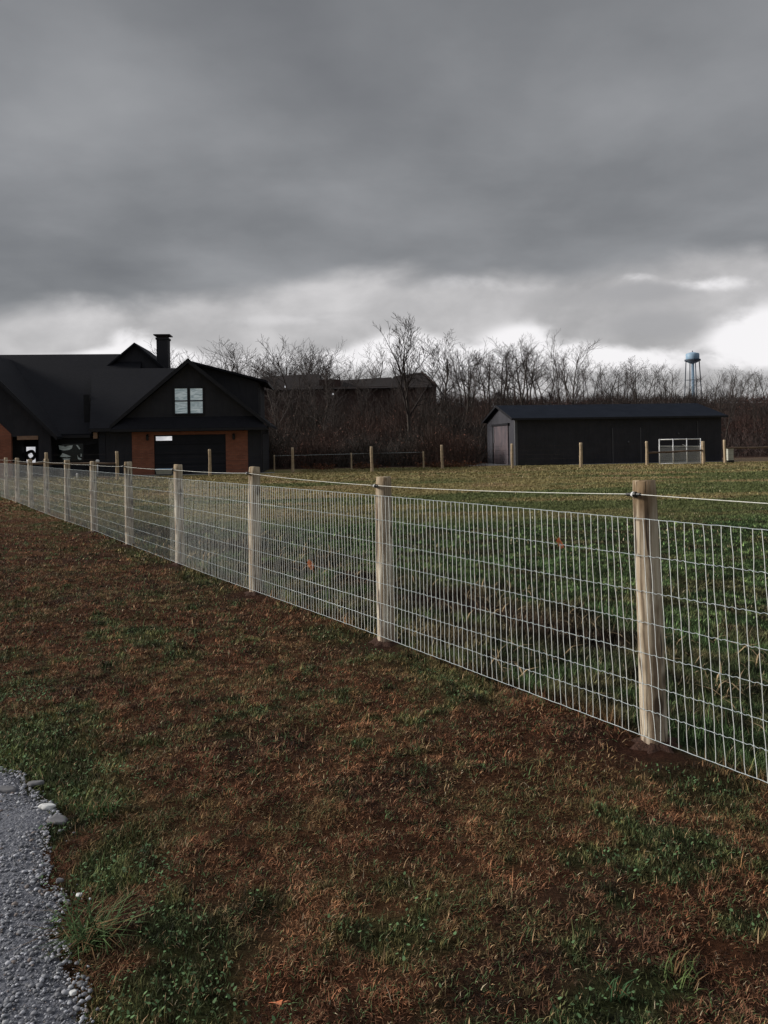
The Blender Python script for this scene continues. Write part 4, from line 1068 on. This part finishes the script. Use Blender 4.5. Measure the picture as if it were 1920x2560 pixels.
# thicket: undergrowth twigs and clinging dead leaves, brown and russet
def thicket(name, xs, ys, hs, label, colA, colB, rad=.014, leaves=.5):
    n = len(xs); z0 = smooth_z(xs, ys)
    h = hs*(.25 + .85*rng.random(n)); a = rng.random(n)*6.283; ln = rng.random(n)**1.3*1.15
    zb = z0 + rng.random(n)**1.6*hs*.55
    dx, dy, dz = np.cos(a)*np.sin(ln), np.sin(a)*np.sin(ln), np.cos(ln)
    L = h*.55
    w = rad*(.6+.9*rng.random(n)); b = rng.random(n)*6.283
    P0_ = np.stack([xs, ys, zb], -1); P1_ = P0_ + np.stack([dx, dy, dz], -1)*L[:, None]*.5
    P2_ = P1_ + np.stack([dx*1.8+.15*rng.normal(size=n), dy*1.8, dz*.9], -1)*L[:, None]*.5
    W = np.stack([np.cos(b)*w, np.sin(b)*w*.3, np.zeros(n)], -1)
    V = np.stack([P0_-W, P0_+W, P1_+W*.8, P1_-W*.8, P2_], 1); base = np.arange(n)*5
    q = np.stack([base, base+1, base+2, base+3, base+3, base+2, base+4], -1)
    f1 = fbm(xs*.22, z0*0+ys*.15, 91, 3); mixf = S(.4, .62, f1)[:, None]
    cc = (np.array(colA)*(1-mixf) + np.array(colB)*mixf)*(.5+.9*rng.random((n, 1)))
    m_ = int(n*leaves); ii = rng.integers(0, n, m_); t = rng.random(m_)[:, None]
    C = P0_[ii]*(1-t) + P2_[ii]*t + rng.normal(0, .12, (m_, 3)); s = .03+.05*rng.random(m_)
    u_ = rng.normal(size=(m_, 3)); u_ /= np.linalg.norm(u_, axis=1)[:, None]; v_ = np.cross(u_, rng.normal(size=(m_, 3))); v_ /= np.linalg.norm(v_, axis=1)[:, None]
    LV = np.stack([C-u_*s[:, None], C+v_*s[:, None]*.6, C+u_*s[:, None], C-v_*s[:, None]*.6], 1)
    lc = cc[ii]*np.array([1.35, 1.0, .9])
    verts = np.concatenate([V.reshape(-1, 3), LV.reshape(-1, 3)])
    loops = np.concatenate([q.ravel(), 5*n + np.arange(m_*4)])
    st1 = np.stack([np.arange(n)*7, np.arange(n)*7+4], -1).ravel(); st2 = 7*n + np.arange(m_)*4
    o = np_mesh(name, verts, loops, np.concatenate([st1, st2]), np.concatenate([np.tile([4, 3], n), np.full(m_, 4)]), M['brush'], np.concatenate([np.repeat(cc, 5, 0), np.repeat(lc, 4, 0)]))
    return tag(o, label, 'thicket', kind='stuff')
n = 85000
y = 51.5 + rng.random(n)**1.3*27; x = (rng.random(n)*1.0)*(.13*y+.7) - .185*y*0 ; 
x = -.17*y + rng.random(n)*(.31*y)
k = ~((x > 6.6) & (y < 57)); x, y = x[k], y[k]
hs = (1.4 + 7.2*fbm(x*.30, y*.25, 92, 3)**1.3)*(.65+.5*S(52, 62, y))*(1 - .25*S(2, 9, x))
thicket('thicket', x, y, hs, 'dense brown leafless thicket between the black house and the barn', (.096,.082,.073), (.130,.088,.074), .015, .4)
n = 95000
y = 60 + rng.random(n)**.8*39; x = -.02*y + rng.random(n)*(.72*y)
hs = (.5 + 5.2*fbm(x*.33, y*.3, 93, 3)**2)
thicket('wooded_rise', x, y, hs, 'dark reddish brown undergrowth covering the wooded rise behind the barn', (.088,.073,.067), (.112,.078,.070), .019, .4)
n = 9000
y = 46.8 + rng.random(n)*1.6; x = -7.4 + rng.random(n)*14.5; k = fbm(x*.8, y*.8, 95, 2) > .5; x, y = x[k], y[k]
thicket('weed_fringe', x, y, .35+.0*x, 'low russet weeds at the back edge of the pasture before the thicket', (.09,.055,.035), (.12,.06,.04), .012, .4)

# ------------------------------------------------------------------ water tower
TD = 420.; tx, ty, ttop = pix(1731, 880, TD); tb_ = 5.
wt = empty('water_tower', (tx, ty, tb_), R(20), 'pale blue water tower on four thin legs rising above the trees at the right', 'water tower')
zt = lambda v: CAMH - (v-1112 + (1731-960)*RL)/f*TD - tb_
zs, zr, zb = zt(884), zt(902), zt(909); zdome = zt(880.5)
RA = 3.55
mb = MB(); prof_ = [(0, zdome), (1.2, zdome-.1), (2.4, zdome-.5), (RA*.9, zs+.1), (RA, zs-.35), (RA, zr), (RA*.86, zr-.6), (RA*.5, zb+.25), (.9, zb), (0, zb)]
mb.lathe(prof_, 32); mb.build('tank', M['towerblue'], wt, True)
mb = MB(); mb.lathe([(0, zdome+.9), (.22, zdome+.8), (.25, zdome-.02), (0, zdome-.05)], 10); mb.build('vent', M['towerdark'], wt)
mb = MB(); mb.lathe([(RA+.02, zr+.05), (RA+.65, zr+.05), (RA+.65, zr+.75), (RA+.6, zr+.75), (RA+.6, zr-.12), (RA+.02, zr-.12)], 32); mb.build('catwalk', M['towerdark'], wt)
mb = MB(); mb.tube([(0,0,-1),(0,0,zb+.1)], [.85,.75], 16); mb.build('riser', M['towerblue'], wt, True)
for i in range(4):
    a = math.pi/4 + i*math.pi/2 - R(20) + R(45) ; mb = MB(); mb.tube([((RA+.1)*math.cos(a), (RA+.1)*math.sin(a), zr), ((RA+2.3)*math.cos(a), (RA+2.3)*math.sin(a), -1)], [.26,.3], 8); mb.build('leg', M['towerdark'], wt)
mb = MB()
for zz in (zt(950), zt(1000)):
    kf = (zr-zz)/(zr+1); rr = RA+.1+2.2*kf; pts = [(rr*math.cos(math.pi/4+i*math.pi/2-R(20)+R(45)), rr*math.sin(math.pi/4+i*math.pi/2-R(20)+R(45)), zz) for i in range(5)]
    for a, b in zip(pts, pts[1:]): mb.tube([a, b], .1, 4)
mb.build('brace_ring', M['towerdark'], wt)

# ------------------------------------------------------------------ sky, sun, camera
w = bpy.data.worlds.new('World'); scene.world = w; w.use_nodes = True
t = NT(w.node_tree); bg = t.n['Background']
SE, SA = R(22), R(-84)       # low sun from the left behind the cloud
sky = t.new('ShaderNodeTexSky', sky_type='NISHITA'); sky.sun_disc = False; sky.sun_elevation = SE; sky.sun_rotation = SA
d = t.new('ShaderNodeTexCoord').outputs['Generated']
sp_ = t.new('ShaderNodeSeparateXYZ'); t.set(sp_.inputs[0], d); X, Y, Z = sp_.outputs
zc = t.math('MAXIMUM', Z, 0.)
dn = t.math('ADD', zc, .16)
cb = t.new('ShaderNodeCombineXYZ'); t.set(cb.inputs[0], t.math('DIVIDE', X, dn)); t.set(cb.inputs[1], t.math('MULTIPLY', t.math('DIVIDE', Y, dn), 1.0)); cb.inputs[2].default_value = 2.3
P = cb.outputs[0]
n1 = t.noise(P, .8, 7, .48, .2); n2 = t.noise(P, 2.1, 6, .5, .1); n3 = t.noise(P, .33, 3, .5)
g = t.math('ADD', t.math('MULTIPLY', n1, .5), t.math('ADD', t.math('MULTIPLY', n2, .32), t.math('MULTIPLY', n3, .18)))
greyc = t.ramp(g, [(.36, (.155,.160,.172)), (.48, (.218,.224,.236)), (.58, (.29,.296,.31)), (.70, (.38,.386,.398))])
# azimuth and elevation of the view direction (true sky angles)
az = t.math('DIVIDE', X, t.math('MAXIMUM', Y, .05)); el = t.math('DIVIDE', Z, t.math('MAXIMUM', Y, .05))
cb2 = t.new('ShaderNodeCombineXYZ'); t.set(cb2.inputs[0], t.math('MULTIPLY', az, 1.)); t.set(cb2.inputs[1], t.math('MULTIPLY', el, 1.7)); cb2.inputs[2].default_value = .7
Q = cb2.outputs[0]
m1 = t.noise(Q, 4.2, 6, .5, .35); m2 = t.noise(Q, 11, 5, .55, .2)
bnd = t.math('ADD', t.math('ADD', .222, t.math('MULTIPLY', az, .07)), t.math('MULTIPLY', t.math('SUBTRACT', m1, .5), .10))
band = t.mapr(t.math('SUBTRACT', bnd, el), -.010, .030, 0., 1.)
front = t.mapr(Y, -.1, .35)
band = t.math('MULTIPLY', band, front)
lowc = t.ramp(t.math('ADD', t.math('MULTIPLY', m1, .7), t.math('MULTIPLY', m2, .3)), [(.33, (.36,.355,.36)), (.48, (.50,.49,.495)), (.62, (.66,.645,.65))])
c = t.mix(band, greyc, lowc)
# bright breaks in the cloud near the horizon
def spot(ax, ey, sx, sy, amp):
    dx = t.math('DIVIDE', t.math('SUBTRACT', az, ax), sx); dy = t.math('DIVIDE', t.math('SUBTRACT', el, ey), sy)
    r2 = t.math('ADD', t.math('MULTIPLY', dx, dx), t.math('MULTIPLY', dy, dy))
    return t.math('MULTIPLY', t.math('POWER', 2.718, t.math('MULTIPLY', r2, -1.)), amp)
def uv(u, v): a = u-960; b = v-1112; return (a-b*RL)/f, -(b+a*RL)/f
tot = None
for u, v, sx, sy, amp in ((335,848,.035,.017,.85),(405,895,.05,.016,.75),(260,882,.04,.010,.45),(1010,865,.05,.022,1.15),(960,895,.10,.018,.75),(1310,850,.06,.024,.95),(1180,900,.08,.018,.45),(1500,885,.10,.018,.75),(1780,705,.06,.012,.6),(1590,690,.03,.008,.55),(1890,850,.065,.038,1.1),(1700,912,.14,.018,.6),(2100,820,.1,.05,.8),(120,888,.1,.006,.35),(1150,700,.09,.014,.38),(700,800,.16,.014,.35),(650,905,.2,.018,.45),(1250,905,.2,.014,.35),(1500,720,.16,.010,.35),(1450,780,.07,.012,.35)):
    q = spot(*uv(u, v), sx, sy, amp); tot = q if tot is None else t.math('ADD', tot, q)
brk = t.math('MULTIPLY', tot, t.mapr(t.math('ADD', t.math('MULTIPLY', m1, .6), t.math('MULTIPLY', m2, .4)), .34, .56, .35, 1.15))
brk = t.math('MULTIPLY', t.mapr(brk, .22, .85), front)
c = t.mix(brk, c, (.97,.95,.965))
dk = None
for u, v, sx, sy, amp in ((1640,815,.075,.022,1.),(1620,725,.05,.012,.8),(1470,740,.14,.016,.5),(120,830,.12,.02,.3)):
    q = spot(*uv(u, v), sx, sy, amp); dk = q if dk is None else t.math('ADD', dk, q)
dk = t.math('MULTIPLY', t.mapr(t.math('MULTIPLY', dk, t.math('ADD', .5, m1)), .15, .8, 0., .85), front)
c = t.mix(dk, c, (.40,.395,.405))
# unseen sky: dimmed behind the camera, zenith brightened to light the ground
rear = t.math('MULTIPLY', t.mapr(Y, -.9, .25, .9, 1.), t.mapr(Z, .52, .9, 1., 2.5))
# that unseen-sky gain multiplied into the cloud colour
rr_ = t.new('ShaderNodeCombineXYZ'); [t.set(rr_.inputs[i], rear) for i in range(3)]
c = t.mix(1., c, rr_.outputs[0], 'MULTIPLY')
skyb = t.vmath('MULTIPLY', sky.outputs[0], (.07,.07,.07))
c = t.mix(.06, c, skyb)
below = t.mapr(Z, -.02, 0.)
c = t.mix(below, (.04,.035,.03), c)
t.set(bg.inputs[0], c); bg.inputs[1].default_value = 1.0

sl = bpy.data.lights.new('sun', 'SUN'); sl.energy = 3.7; sl.angle = R(14); sl.color = (1., .95, .88)
so = bpy.data.objects.new('sun', sl); col.objects.link(so)
# sun stands toward (-x, slightly +y)
sd = Vector((math.sin(SA)*math.cos(SE), math.cos(SA)*math.cos(SE), math.sin(SE)))
so.rotation_euler = sd.to_track_quat('Z', 'Y').to_euler(); so.location = (-10, 5, 20)

cam = bpy.data.cameras.new('camera'); co = bpy.data.objects.new('camera', cam); col.objects.link(co)
cam.sensor_fit = 'VERTICAL'; cam.sensor_height = 36; cam.lens = 36*1900/2560
cam.shift_y = -(1280-1112)/2560
cam.clip_start = .05; cam.clip_end = 6000
co.location = (0, 0, CAMH)
co.rotation_euler = (Matrix.Rotation(R(90), 4, 'X') @ Matrix.Rotation(-RL, 4, 'Z')).to_euler()
scene.camera = co
scene.view_settings.view_transform = 'Standard'; scene.view_settings.look = 'None'
scene.view_settings.exposure = 0; scene.view_settings.gamma = 1
scene.cycles.max_bounces = 6
